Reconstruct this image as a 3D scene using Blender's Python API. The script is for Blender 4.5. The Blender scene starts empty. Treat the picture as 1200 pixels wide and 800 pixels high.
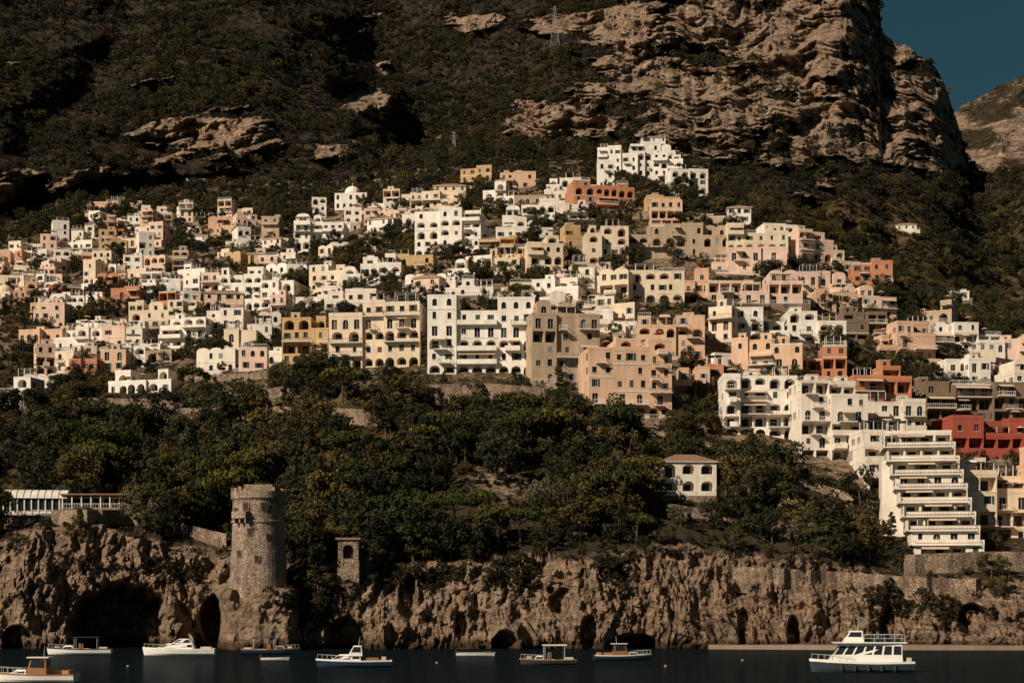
import bpy, math, random
import numpy as np
from mathutils import Vector
random.seed(7); rs=np.random.RandomState(11)
F=2000.0; CZ=6.0; HV=720.0
scene=bpy.context.scene
# ---------------------------------------------------------------- noise
_tabs={}
def tab(seed):
    if seed not in _tabs: _tabs[seed]=np.random.RandomState(seed+100).rand(256,256)*2-1
    return _tabs[seed]
def vn(x,y,seed):
    t=tab(seed)
    xi=np.floor(x).astype(int); yi=np.floor(y).astype(int)
    fx=x-xi; fy=y-yi
    fx=fx*fx*fx*(fx*(fx*6-15)+10); fy=fy*fy*fy*(fy*(fy*6-15)+10)
    a=t[xi&255,yi&255]; b=t[(xi+1)&255,yi&255]; c=t[xi&255,(yi+1)&255]; d=t[(xi+1)&255,(yi+1)&255]
    return (a*(1-fx)+b*fx)*(1-fy)+(c*(1-fx)+d*fx)*fy
def fbm(x,y,o,seed,ridge=False,gain=0.5):
    s=0;a=1.0;k=1.0;n=0
    for i in range(o):
        v=vn(x*k+i*17.3,y*k+i*9.1,seed+i)
        if ridge: v=1-2*np.abs(v)
        s=s+v*a; n+=a; a*=gain; k*=2.03
    return s/n
def facet(x,y,o,seed,gain=0.55):
    # planar-facet noise on a triangular lattice: angular broken rock
    s=0;a=1.0;n=0
    for i in range(o):
        t=tab(seed+i); sk=(x+y)*0.366; xs=x+sk; ys=y+sk
        xi=np.floor(xs).astype(int); yi=np.floor(ys).astype(int); fx=xs-xi; fy=ys-yi
        v00=t[xi&255,yi&255]; v11=t[(xi+1)&255,(yi+1)&255]; v10=t[(xi+1)&255,yi&255]; v01=t[xi&255,(yi+1)&255]
        v=np.where(fx>fy, v00*(1-fx)+v10*(fx-fy)+v11*fy, v00*(1-fy)+v01*(fy-fx)+v11*fx)
        s=s+v*a; n+=a; a*=gain
        x,y=(x*0.8-y*0.6)*1.93+11.7,(x*0.6+y*0.8)*1.93+5.3
    return s/n
def sst(a,b,x):
    t=np.clip((x-a)/(b-a),0,1); return t*t*(3-2*t)
# ---------------------------------------------------------------- terrain
A =[-260,0,100,200,300,400,500,600,700,800,900,1000,1100,1200,1470]
v1=[640,640,614,640,676,662,660,662,655,648,655,665,685,692,690]
y1=[316,316,316,314,306,312,312,313,313,314,314,314,313,312,312]
v2=[470,465,455,450,440,435,440,450,480,500,520,560,640,640,640]
y2=[460,450,445,440,420,410,400,395,385,380,375,362,330,330,330]
v3=[385,380,360,350,345,340,340,340,360,370,380,430,480,500,500]
y3=[580,580,590,590,560,520,480,470,450,440,440,420,410,400,400]
v4=[310,290,250,245,240,235,215,205,212,232,265,320,370,410,430]
y4=[720,730,770,780,770,740,700,680,640,600,560,530,510,500,500]
y5=[850,850,900,900,880,860,860,850,850,850,830,820,800,800,800]
S7u=[-260,900,985,1018,1030,1034,1065,1095,1108,1122,1134,1150,1250,1470]
S7v=[-175,-175,-175,-60,0,42,58,80,100,140,186,203,190,170]
y7=[1500,1500,1500,1480,1450,1400,1400,1380,1350,1300,1250,1200,1150,1050,950]
us=np.arange(-260,1471,1.5)
vtop=np.interp(us,S7u,S7v)+fbm(us/14,us*0,4,900)*5+facet(us/9,us*0,3,905)*4
rowsA=np.concatenate([np.arange(776,640,-1.0),np.arange(640,216,-1.6)])
tB=np.linspace(0,1,270)
NV=len(rowsA)+len(tB); NU=len(us)
V=np.zeros((NV,NU)); V[:len(rowsA)]=rowsA[:,None]
V[len(rowsA):]=216+(vtop[None,:]-216)*tB[:,None]
U=np.repeat(us[None,:],NV,0)
Y=np.zeros_like(V)
I=lambda t:np.interp(us,A,t)
iv1,iy1,iv2,iy2,iv3,iy3,iv4,iy4,iy5,iy7=[I(t) for t in (v1,y1,v2,y2,v3,y3,v4,y4,y5,y7)]
iv1=iv1+fbm(us/35,us*0,4,910)*12
for j in range(NU):
    vt=vtop[j]; a5=max(iv4[j]-28,vt+6)
    kv=[776,iv1[j],iv2[j],iv3[j],iv4[j],a5,min(a5-1,(a5+vt)/2),vt-3]
    ky=[298,iy1[j],iy2[j],iy3[j],iy4[j],iy5[j],(iy5[j]*0.55+iy7[j]*0.45),iy7[j]]
    Y[:,j]=np.interp(-V[:,j],[-k for k in kv],ky)
V1=np.repeat(iv1[None],NV,0);V2=np.repeat(iv2[None],NV,0);V4=np.repeat(iv4[None],NV,0)
def smooth0(a,n):
    k=np.ones(n)/n; p=np.pad(a,((n//2,n//2),(0,0)),'edge')
    c=np.cumsum(np.vstack([np.zeros((1,a.shape[1])),p]),0)
    return (c[n:]-c[:-n])/n
Ys=smooth0(Y,13); up=sst(V1+0,V1-40,V) ; Y=Y*(1-up)+Ys*up
X=(U-600)/F*Y; Z=CZ+(HV-V)*Y/F
mt=sst(V4-15,V4-45,V)
wob=fbm(V/60,U/120,4,40)*55
Uw=U+wob-(V-100)*0.45
Y-=mt*np.minimum(.5*np.clip(400-(U+wob*.6),0,900)/F*Y,105)*sst(260,190,V)
Y+=mt*(165*sst(378,462,Uw)-100*sst(480,760,Uw))*sst(240,170,V)
Y+=mt*75*sst(1050,1190,U+wob*.5)
Y+=mt*50*fbm(X/75+0.3,Z/110,3,50)*sst(240,150,V)
Y+=mt*(30*np.exp(-((U+wob-905-(V*0.3))/26)**2)+28*np.exp(-((U+wob-705+(V*0.2))/24)**2)+30*np.exp(-((U+wob-130+(V*0.5))/34)**2))
blobs=[(60,218,75,22,.85),(240,155,125,34,.88),(160,95,60,16,.55),(330,60,70,18,.45),(650,150,95,30,1.0),(740,50,65,60,1.1),(700,105,70,28,.85),
 (850,130,130,60,1.15),(985,165,120,48,1.3),(1075,140,70,60,1.3),(940,50,90,60,1.25),(850,20,80,44,1.1),(1010,60,60,65,1.2),(560,20,60,24,.7),(430,90,30,55,.75),(790,175,70,22,.8),(1090,185,60,24,.9),(650,20,60,28,.8)]
RK=np.zeros_like(V)
for bu,bv,ru,rv,s in blobs:
    RK=np.maximum(RK,s*np.exp(-(((U-bu)/ru)**2+((V-bv)/rv)**2)*0.8))
nz=fbm(X/44+Z/50,Z/20-X/80,6,60,False,.6)
nz2=fbm(X/120,Z/60,4,65)
RKm=np.clip(RK*1.02+nz*1.05+nz2*0.3-0.39+.13*sst(640,800,U)*sst(215,180,V),0,1)*mt
rock=sst(0.12,0.42,RKm)
brk=facet(X/30,Z/70,4,77)
for lam,amp,sd in ((36,.8,70),(13,.7,75),(5.5,0.75,78)):
    p=(V-X*0.07)/lam+fbm(U/90,V/70,4,sd)*1.0+brk*(18/lam+.6)
    fr=p-np.floor(p); st=np.floor(p)+sst(0.0,0.32,fr)
    Y+= -1*(st-p)*lam*1.5*amp*(0.12+0.88*rock)*mt*0.62
Y+=mt*(rock*24+3.5)*facet(X/34,Z/75,6,80,0.56)
Y+=mt*rock*12*-np.abs(facet(X/14,Z/50,5,85,0.6))
hill=(1-mt)*sst(V1+2,V1-12,V)
Y+=hill*(2.2*fbm(X/22,Z/12,4,90)+6*fbm(X/70,Z/50,2,95)*sst(V1,V1-60,V))
cl=sst(V1-14,V1+4,V)
Y+=cl*(9*fbm(X/30,Z/60+5,2,99))+(1-cl)*9*fbm(X/30,0*Z+5,2,99)*0.6*(1-mt)*sst(V1-90,V1-14,V)
wx=X+2*fbm(X/8,Z/8,3,108); wz=Z+2*fbm(X/8+9,Z/8,3,109)
Y+=cl*(7.0*facet(wx/11+0.3*wz/9,wz/17,6,110,0.6)+4.4*np.abs(facet(wx/4.0,wz/11,5,118,0.6))+1.4*facet(X/1.6,Z/2.2,3,125,.6))
qn=facet(wx/6,wz/10,3,128); Y+=cl*1.6*np.round(qn*3.2)/1.6*.8
cn=facet(X/5,Z/5,4,120)*0.6
for cu,cv,ru,rv,dp in ((138,738,56,56,24),(252,726,20,28,10),(405,748,26,24,8),(592,756,16,17,7),(742,756,28,14,7),(478,700,12,26,4),(1140,728,20,20,5),(20,750,18,18,6),(660,706,16,16,4),(1290,740,40,30,8),(872,735,8,26,4),(930,742,8,22,4),(690,742,10,22,4),(540,735,9,20,3),(1040,735,10,26,4)):
    q=((U-cu)/ru)**2+((V-cv)/rv)**2
    Y+=cl*dp*sst(1.2,0.6,q+cn)
Y-=cl*10*sst(1.1,.2,((U-196)/30)**2+((V-738)/30)**2+cn*.6)
spn=facet(X/5,Z/7,4,133)
sp=sst(1.2,.5,(np.abs(U-303)/46)**2+spn*.25)*sst(683,691,V)
Y=Y*(1-sp)+sp*(296.5-0.085*(V-690)+2.8*spn+1.2*facet(X/1.8,Z/2.5,3,137))
X=(U-600)/F*Y; Z=CZ+(HV-V)*Y/F
P=np.stack([X,Y,Z],-1)
P0=P.copy()
back=[]
for dy,f in ((50,0.95),(180,0.75),(420,0.35),(700,-0.02)):
    b=P[-1].copy(); b[:,1]+=dy; b[:,0]*=(b[:,1]/P[-1][:,1]); b[:,2]=b[:,2]*f+fbm(us/30,us*0+dy,3,7)*6; back.append(b)
Pall=np.concatenate([P,np.array(back)],0)
def coll_link(o): scene.collection.objects.link(o)
def grid_mesh(name,G,mat,attrs={}):
    n,m,_=G.shape
    me=bpy.data.meshes.new(name)
    me.vertices.add(n*m); me.vertices.foreach_set('co',G.reshape(-1).astype(np.float32))
    idx=np.arange(n*m).reshape(n,m)
    q=np.stack([idx[:-1,:-1],idx[:-1,1:],idx[1:,1:],idx[1:,:-1]],-1).reshape(-1)
    nf=(n-1)*(m-1)
    me.loops.add(nf*4); me.loops.foreach_set('vertex_index',q.astype(np.int32))
    me.polygons.add(nf); me.polygons.foreach_set('loop_start',np.arange(0,nf*4,4,dtype=np.int32))
    me.update(calc_edges=True)
    me.polygons.foreach_set('use_smooth',np.zeros(nf,dtype=bool))
    for k,a in attrs.items():
        at=me.attributes.new(k,'FLOAT','POINT'); at.data.foreach_set('value',a.reshape(-1).astype(np.float32))
    me.materials.append(mat)
    o=bpy.data.objects.new(name,me); coll_link(o); return o
# ---------------------------------------------------------------- materials
def newmat(name):
    m=bpy.data.materials.new(name); m.use_nodes=True
    nt=m.node_tree; b=nt.nodes['Principled BSDF']; b.inputs['Roughness'].default_value=0.9
    b.inputs['Specular IOR Level'].default_value=0.2
    return m,nt,b
def N(nt,t,**k):
    n=nt.nodes.new(t)
    for a,v in k.items(): setattr(n,a,v)
    return n
def noise(nt,vec,scale,detail=5,rough=0.6):
    n=N(nt,'ShaderNodeTexNoise'); n.inputs['Scale'].default_value=scale; n.inputs['Detail'].default_value=detail; n.inputs['Roughness'].default_value=rough
    nt.links.new(vec,n.inputs['Vector']); return n.outputs['Fac']
def ramp(nt,fac,stops):
    r=N(nt,'ShaderNodeValToRGB'); e=r.color_ramp.elements
    while len(e)<len(stops): e.new(0.5)
    for i,(p,c) in enumerate(stops):
        e[i].position=p; e[i].color=(c[0],c[1],c[2],1) if not isinstance(c,(int,float)) else (c,c,c,1)
    nt.links.new(fac,r.inputs['Fac']); return r.outputs['Color']
def mix(nt,fac,a,b,bt='MIX'):
    m=N(nt,'ShaderNodeMix',data_type='RGBA',blend_type=bt)
    for s,v in ((m.inputs[0],fac),(m.inputs[6],a),(m.inputs[7],b)):
        if isinstance(v,(int,float)): s.default_value=v
        elif isinstance(v,tuple): s.default_value=(v[0],v[1],v[2],1)
        else: nt.links.new(v,s)
    return m.outputs[2]
def posn(nt,sc=(1,1,1)):
    g=N(nt,'ShaderNodeNewGeometry'); mp=N(nt,'ShaderNodeMapping'); mp.inputs['Scale'].default_value=sc
    nt.links.new(g.outputs['Position'],mp.inputs['Vector']); return mp.outputs['Vector']
def bump(nt,b,h,dist,st=1.0):
    n=N(nt,'ShaderNodeBump'); n.inputs['Distance'].default_value=dist; n.inputs['Strength'].default_value=st
    nt.links.new(h,n.inputs['Height']); nt.links.new(n.outputs['Normal'],b.inputs['Normal'])
def rock_color(nt,sc):
    p=posn(nt); ps=posn(nt,(0.25,0.25,2.2)); pv=posn(nt,(1.0,1.0,0.22))
    c=ramp(nt,noise(nt,p,0.16*sc,6,0.68),[(0.3,(0.17,0.122,0.090)),(0.46,(0.36,0.262,0.190)),(0.58,(0.52,0.385,0.28)),(0.75,(0.68,0.53,0.41))])
    c=mix(nt,0.7,c,ramp(nt,noise(nt,ps,0.35*sc,4,0.65),[(0.36,(0.36,0.33,0.30)),(0.58,(1.1,1.05,1.0))]),'MULTIPLY')
    c=mix(nt,0.6,c,ramp(nt,noise(nt,pv,0.5*sc,5,0.7),[(0.38,(0.26,0.25,0.25)),(0.53,(1.1,1.08,1.05))]),'MULTIPLY')
    c=mix(nt,ramp(nt,noise(nt,p,0.06*sc,3,0.5),[(0.50,0.0),(0.68,0.5)]),c,(0.42,0.25,0.15))
    return c,p
def terrain_mat(name,sc,gb=1.0):
    m,nt,b=newmat(name)
    c,p=rock_color(nt,sc)
    at=N(nt,'ShaderNodeAttribute',attribute_name='rock')
    g=ramp(nt,noise(nt,p,0.14,7,0.78),[(0.36,(0.018,0.017,0.010)),(0.47,(0.038*gb,0.031*gb,0.017)),(0.56,(0.08*gb,0.056*gb,0.032)),(0.68,(0.18*gb,0.125*gb,0.07*gb))])
    n2=noise(nt,p,0.45*sc,5,0.7)
    ma=N(nt,'ShaderNodeMath',operation='ADD'); nt.links.new(at.outputs['Fac'],ma.inputs[0]); 
    ms=N(nt,'ShaderNodeMath',operation='MULTIPLY_ADD'); nt.links.new(n2,ms.inputs[0]); ms.inputs[1].default_value=1.4; ms.inputs[2].default_value=-0.8
    nt.links.new(ms.outputs[0],ma.inputs[1])
    f=ramp(nt,ma.outputs[0],[(0.35,0.0),(0.6,1.0)])
    nt.links.new(mix(nt,f,g,c),b.inputs['Base Color'])
    h=noise(nt,posn(nt,(1,1,1.1)),0.5*sc,6,0.72); bump(nt,b,h,3.0/sc,1.0)
    b.inputs['Specular IOR Level'].default_value=0.05
    return m
def cliff_mat():
    m,nt,b=newmat('sea_cliff_rock')
    c,p=rock_color(nt,2.2)
    c=mix(nt,1.0,c,(.98,.96,.94),'MULTIPLY')
    at=N(nt,'ShaderNodeAttribute',attribute_name='veg')
    n2=noise(nt,p,0.5,5,0.7)
    ma=N(nt,'ShaderNodeMath',operation='ADD'); nt.links.new(at.outputs['Fac'],ma.inputs[0]); nt.links.new(n2,ma.inputs[1])
    f=ramp(nt,ma.outputs[0],[(0.68,0.0),(0.82,0.92)])
    c=mix(nt,f,c,(0.05,0.041,0.024))
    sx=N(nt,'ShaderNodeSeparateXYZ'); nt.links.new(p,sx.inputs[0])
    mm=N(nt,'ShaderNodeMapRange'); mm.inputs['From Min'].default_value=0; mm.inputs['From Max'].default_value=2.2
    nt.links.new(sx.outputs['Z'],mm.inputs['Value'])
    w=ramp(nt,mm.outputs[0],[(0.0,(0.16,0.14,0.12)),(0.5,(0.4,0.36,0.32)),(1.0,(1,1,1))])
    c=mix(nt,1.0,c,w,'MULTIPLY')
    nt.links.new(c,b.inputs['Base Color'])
    bump(nt,b,noise(nt,posn(nt,(1,1,0.7)),1.1,6,0.78),1.5,1.0)
    b.inputs['Specular IOR Level'].default_value=0.05
    return m
M_hill=terrain_mat('hillside_ground',1.6,1.4); M_mtn=terrain_mat('mountain_rock',0.75,.8); M_cliff=cliff_mat()
nA=int(np.argmin(np.abs(rowsA-592))); nB=len(rowsA)-12
hillrock=0.34+0.42*fbm(X/22,Z/8,5,130)+0.22*sst(V2+25,V2-5,V)*(1-mt)
hillrock=np.where(V>V1-15,0.55,hillrock)
comb=np.clip(hillrock*(1-mt)+rock*mt,0,1)
comb_all=np.concatenate([comb,np.repeat(rock[-1:],4,0)],0)
vegc=sst(V1+6,V1-20,V)
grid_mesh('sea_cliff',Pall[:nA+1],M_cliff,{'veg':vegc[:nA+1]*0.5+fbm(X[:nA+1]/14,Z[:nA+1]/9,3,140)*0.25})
grid_mesh('hillside',Pall[nA:nB+1],M_hill,{'rock':comb_all[nA:nB+1]})
grid_mesh('rocky_mountain',Pall[nB:],M_mtn,{'rock':comb_all[nB:]})
du=np.arange(1060,1800,3.0); dt=np.linspace(0,1,150)
dtop=np.interp(du,[1060,1117,1160,1200,1300,1500,1800],[165,131,108,86,40,10,60])+fbm(du/18,du*0,4,150)*5
DV=260+(dtop[None]-260)*dt[:,None]; DU=np.repeat(du[None],150,0)
DY=2050+500*dt[:,None]+0*DU
dx=(DU-600)/F*DY; dz=DV*1.2
DY=DY+50*fbm(dx/160,dz/120,5,155,True)+55*facet(dx/60+dz/80,dz/60,6,160,.6)*sst(1.0,0.95,dt[:,None])+60*fbm(dx/300,dz/300,2,166)
DP=np.stack([(DU-600)/F*DY,DY,CZ+(HV-DV)*DY/F],-1)
b1=DP[-1].copy(); b1[:,1]+=500; b1[:,2]*=0.3; b0=DP[0].copy(); b0[:,1]-=60; b0[:,2]=-5
dr=np.concatenate([b0[None],DP,b1[None]],0)
drk=np.clip(0.50+1.0*fbm(dr[...,0]/50,dr[...,2]/30,6,170),0,1)
grid_mesh('distant_ridge',dr,terrain_mat('ridge_rock',0.3),{'rock':drk})
def cidx(u): return int(min(max((u-us[0])/1.5,0),NU-1))
def depth_at(u,v):
    j=cidx(u); return float(np.interp(-v,-V[:,j],Y[:,j]))
def world(u,v,dy=0):
    y=depth_at(u,v); x=(u-600)/F*y; return Vector((x,y+dy,CZ+(HV-v)*y/F))
# ---------------------------------------------------------------- sea
def sea():
    m=bpy.data.materials.new('sea_water'); m.use_nodes=True; nt=m.node_tree; nt.nodes.remove(nt.nodes['Principled BSDF'])
    out=nt.nodes['Material Output']
    h1=noise(nt,posn(nt,(1,0.9,1)),0.65,6,0.68); h2=noise(nt,posn(nt,(0.5,1.0,1)),0.16,3,0.5)
    a=N(nt,'ShaderNodeMath',operation='MULTIPLY_ADD'); nt.links.new(h2,a.inputs[0]); a.inputs[1].default_value=1.6; nt.links.new(h1,a.inputs[2])
    bp=N(nt,'ShaderNodeBump'); bp.inputs['Distance'].default_value=.75; nt.links.new(a.outputs[0],bp.inputs['Height'])
    d=N(nt,'ShaderNodeBsdfDiffuse'); d.inputs['Color'].default_value=(0.0035,0.007,0.009,1)
    g=N(nt,'ShaderNodeBsdfGlossy'); g.inputs['Color'].default_value=(.72,.84,.92,1); g.inputs['Roughness'].default_value=.07
    lw=N(nt,'ShaderNodeLayerWeight'); lw.inputs['Blend'].default_value=.3
    mr=N(nt,'ShaderNodeMapRange'); mr.inputs['From Max'].default_value=1; mr.inputs['To Min'].default_value=.02; mr.inputs['To Max'].default_value=.36
    nt.links.new(bp.outputs[0],lw.inputs['Normal']); nt.links.new(bp.outputs[0],g.inputs['Normal']); nt.links.new(lw.outputs['Fresnel'],mr.inputs['Value'])
    mx=N(nt,'ShaderNodeMixShader'); nt.links.new(mr.outputs[0],mx.inputs[0]); nt.links.new(d.outputs[0],mx.inputs[1]); nt.links.new(g.outputs[0],mx.inputs[2]); nt.links.new(mx.outputs[0],out.inputs['Surface'])
    me=bpy.data.meshes.new('sea'); s=9000
    me.from_pydata([(-s,-s,0),(s,-s,0),(s,s,0),(-s,s,0)],[],[(0,1,2,3)]); me.materials.append(m)
    coll_link(bpy.data.objects.new('sea',me))
sea()
# ---------------------------------------------------------------- mesh builder
class MB:
    def __init__(s): s.v=[];s.f=[];s.m=[]
    def add(s,pts,mat):
        n=len(s.v); s.v.extend(pts); s.f.append(tuple(range(n,n+len(pts)))); s.m.append(mat)
    def box(s,x0,x1,y0,y1,z0,z1,mat,nobot=False):
        n=len(s.v)
        s.v.extend([(x0,y0,z0),(x1,y0,z0),(x1,y1,z0),(x0,y1,z0),(x0,y0,z1),(x1,y0,z1),(x1,y1,z1),(x0,y1,z1)])
        fs=[(0,1,5,4),(1,2,6,5),(2,3,7,6),(3,0,4,7),(4,5,6,7),(3,2,1,0)]
        for f in fs: s.f.append(tuple(n+i for i in f)); s.m.append(mat)
    def tube(s,p,q,r0,r1,mat,k=6):
        p=Vector(p);q=Vector(q);d=(q-p); 
        if d.length<1e-6: return
        d.normalize(); a=d.orthogonal().normalized(); b=d.cross(a); n=len(s.v)
        for c,r in ((p,r0),(q,r1)):
            for i in range(k):
                t=2*math.pi*i/k; w=c+a*(r*math.cos(t))+b*(r*math.sin(t)); s.v.append(tuple(w))
        for i in range(k):
            j=(i+1)%k; s.f.append((n+i,n+j,n+k+j,n+k+i)); s.m.append(mat)
        s.f.append(tuple(n+k+i for i in range(k))); s.m.append(mat)
    def obj(s,name,mats,loc=(0,0,0),yaw=0,parent=None,smooth=False):
        me=bpy.data.meshes.new(name); me.from_pydata(s.v,[],s.f)
        for m in mats: me.materials.append(m)
        me.polygons.foreach_set('material_index',np.array(s.m,dtype=np.int32))
        if smooth: me.polygons.foreach_set('use_smooth',np.ones(len(s.f),dtype=bool))
        me.update()
        o=bpy.data.objects.new(name,me); o.location=loc; o.rotation_euler=(0,0,yaw); coll_link(o)
        if parent: o.parent=parent
        return o
def plain(name,col,r=0.8,spec=0.3,nscale=0.8,var=0.75,bd=0.0,streak=True):
    m,nt,b=newmat(name); b.inputs['Roughness'].default_value=r; b.inputs['Specular IOR Level'].default_value=spec
    f=ramp(nt,noise(nt,posn(nt,(1,1,0.22 if streak else 1)),nscale,5,0.7),[(0.3,0.0),(0.55,1.0)])
    dk=(col[0]*var,col[1]*var*0.96,col[2]*var*0.91)
    c=mix(nt,f,dk,col)
    f2=ramp(nt,noise(nt,posn(nt),0.22,3,0.6),[(0.35,0.0),(0.6,1.0)])
    c=mix(nt,f2,mix(nt,0.5,c,dk),c)
    nt.links.new(c,b.inputs['Base Color'])
    if bd: bump(nt,b,noise(nt,posn(nt),2.0,3,0.6),bd,0.6)
    return m
WALL={'W':(0.86,0.78,0.69),'V':(0.80,0.70,0.59),'C':(0.76,0.61,0.45),'K':(0.76,0.54,0.42),'P':(0.70,0.45,0.30),'O':(0.56,0.37,0.19),
 'T':(0.54,0.23,0.12),'R':(0.38,0.085,0.05),'N':(0.46,0.34,0.235),'B':(0.22,0.15,0.10)}
WM={k:plain('plaster_'+k,c,bd=0.03,var=.74) for k,c in WALL.items()}
M_glass,_n,_b=newmat('window_glass'); _b.inputs['Base Color'].default_value=(0.02,0.022,0.024,1); _b.inputs['Roughness'].default_value=0.2
M_trim=plain('white_trim',(0.80,0.73,0.65)); M_shut=plain('green_shutter',(0.05,0.08,0.06),var=0.6); M_shut2=plain('brown_shutter',(0.13,0.07,0.04),var=0.6)
M_shut3=plain('blue_grey_shutter',(0.22,0.27,0.29),var=0.7)
M_rail=plain('iron_railing',(0.10,0.09,0.085)); M_dark=plain('dark_interior',(0.035,0.028,0.022)); M_aw=plain('awning_canvas',(0.62,0.48,0.34)); M_awo=plain('orange_awning',(0.55,0.22,0.07))
M_terr=plain('terrace_floor',(0.42,0.28,0.20),nscale=0.5)
def brick(name,col,sc=1.0,var=0.5):
    m,nt,b=newmat(name)
    g=posn(nt); 
    t=N(nt,'ShaderNodeTexVoronoi'); t.inputs['Scale'].default_value=1.6*sc
    mp=posn(nt,(1,1,1.7)); nt.links.new(mp,t.inputs['Vector'])
    tb=N(nt,'ShaderNodeRGBToBW'); nt.links.new(t.outputs['Color'],tb.inputs[0])
    c=mix(nt,tb.outputs[0],tuple(x*var for x in col),col)
    sp=N(nt,'ShaderNodeTexVoronoi',feature='DISTANCE_TO_EDGE'); sp.inputs['Scale'].default_value=1.6*sc; nt.links.new(mp,sp.inputs['Vector'])
    e=ramp(nt,sp.outputs['Distance'],[(0.0,0.45),(0.12,1.0)])
    c=mix(nt,1.0,c,e,'MULTIPLY')
    c=mix(nt,0.8,c,ramp(nt,noise(nt,posn(nt,(1,1,.5)),0.4,6,0.75),[(0.36,(.28,.25,.23)),(0.58,(1.2,1.13,1.05))]),'MULTIPLY')
    nt.links.new(c,b.inputs['Base Color']); bump(nt,b,mix(nt,.5,e,noise(nt,g,1.5,4,.7)),0.25,1.0); return m
M_stone=brick('stone_masonry',(0.42,0.31,0.225)); M_tstone=brick('tower_stone',(0.56,0.42,0.32),1.3,0.45)
def tile_mat():
    m,nt,b=newmat('clay_roof_tile'); w=N(nt,'ShaderNodeTexWave'); w.inputs['Scale'].default_value=3; w.inputs['Distortion'].default_value=0.6
    nt.links.new(posn(nt),w.inputs['Vector'])
    c=mix(nt,w.outputs['Fac'],(0.16,0.08,0.05),(0.38,0.19,0.11)); c=mix(nt,ramp(nt,noise(nt,posn(nt),0.8,4,0.6),[(0.4,0.0),(0.7,0.6)]),c,(0.22,0.18,0.15))
    nt.links.new(c,b.inputs['Base Color']); return m
M_tile=tile_mat()
wa,gl,tr,sh,rl,dk,aw,tf,ti,sn=range(10)
def opening(mb,T,x0,x1,z0,z1,a0,a1,b0,b1,arch,dep,back,pane):
    q=lambda *p:mb.add([T(*t) for t in p],wa)
    if a0-x0>1e-4: q((x0,z0,0),(a0,z0,0),(a0,z1,0),(x0,z1,0))
    if x1-a1>1e-4: q((a1,z0,0),(x1,z0,0),(x1,z1,0),(a1,z1,0))
    if b0-z0>1e-4: q((a0,z0,0),(a1,z0,0),(a1,b0,0),(a0,b0,0))
    if arch:
        r=(a1-a0)/2; rise=min(r,(b1-b0)*0.5); k=8; cx=(a0+a1)/2
        pts=[(cx-r*math.cos(math.pi*i/k),b1-rise+rise*math.sin(math.pi*i/k)) for i in range(k+1)]
    else: pts=[(a0,b1),(a1,b1)]
    for (pa,pz),(na,nz_) in zip(pts[:-1],pts[1:]): q((pa,pz,0),(na,nz_,0),(na,z1,0),(pa,z1,0))
    out=[(a0,b0)]+pts+[(a1,b0)]
    for i in range(len(out)):
        s,e=out[i],out[(i+1)%len(out)]
        if abs(s[0]-e[0])+abs(s[1]-e[1])<1e-6: continue
        mb.add([T(s[0],s[1],0),T(e[0],e[1],0),T(e[0],e[1],dep),T(s[0],s[1],dep)],wa)
    mb.add([T(a,z,dep) for a,z in out],back)
    if pane:
        c=(a0+a1)/2; w=min(0.75,(a1-a0)*0.36); h=min(b1-b0-0.3,2.2)
        mb.add([T(c-w,b0+0.03,dep-0.02),T(c+w,b0+0.03,dep-0.02),T(c+w,b0+h,dep-0.02),T(c-w,b0+h,dep-0.02)],gl)
def railing(mb,x0,x1,y0,y1,z,h,kind,sides=True):
    if kind=='solid':
        mb.box(x0,x1,y0,y0+0.14,z,z+h,wa)
        if sides: mb.box(x0,x0+0.14,y0+0.14,y1,z,z+h,wa); mb.box(x1-0.14,x1,y0+0.14,y1,z,z+h,wa)
    else:
        mt_=tr if kind=='white' else rl
        mb.box(x0,x1,y0,y0+0.07,z+h-0.08,z+h,mt_); mb.box(x0,x1,y0+0.01,y0+0.06,z+0.1,z+0.15,mt_)
        n=max(2,int((x1-x0)/0.5))
        for i in range(n+1):
            x=x0+(x1-x0-0.05)*i/n; mb.box(x,x+0.05,y0+0.01,y0+0.06,z,z+h-0.08,mt_)
        if sides:
            for xx in (x0,x1-0.07):
                mb.box(xx,xx+0.07,y0+0.07,y1,z+h-0.08,z+h,mt_); mb.box(xx,xx+0.05,(y0+y1)/2,(y0+y1)/2+0.05,z,z+h-0.08,mt_)
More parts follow.
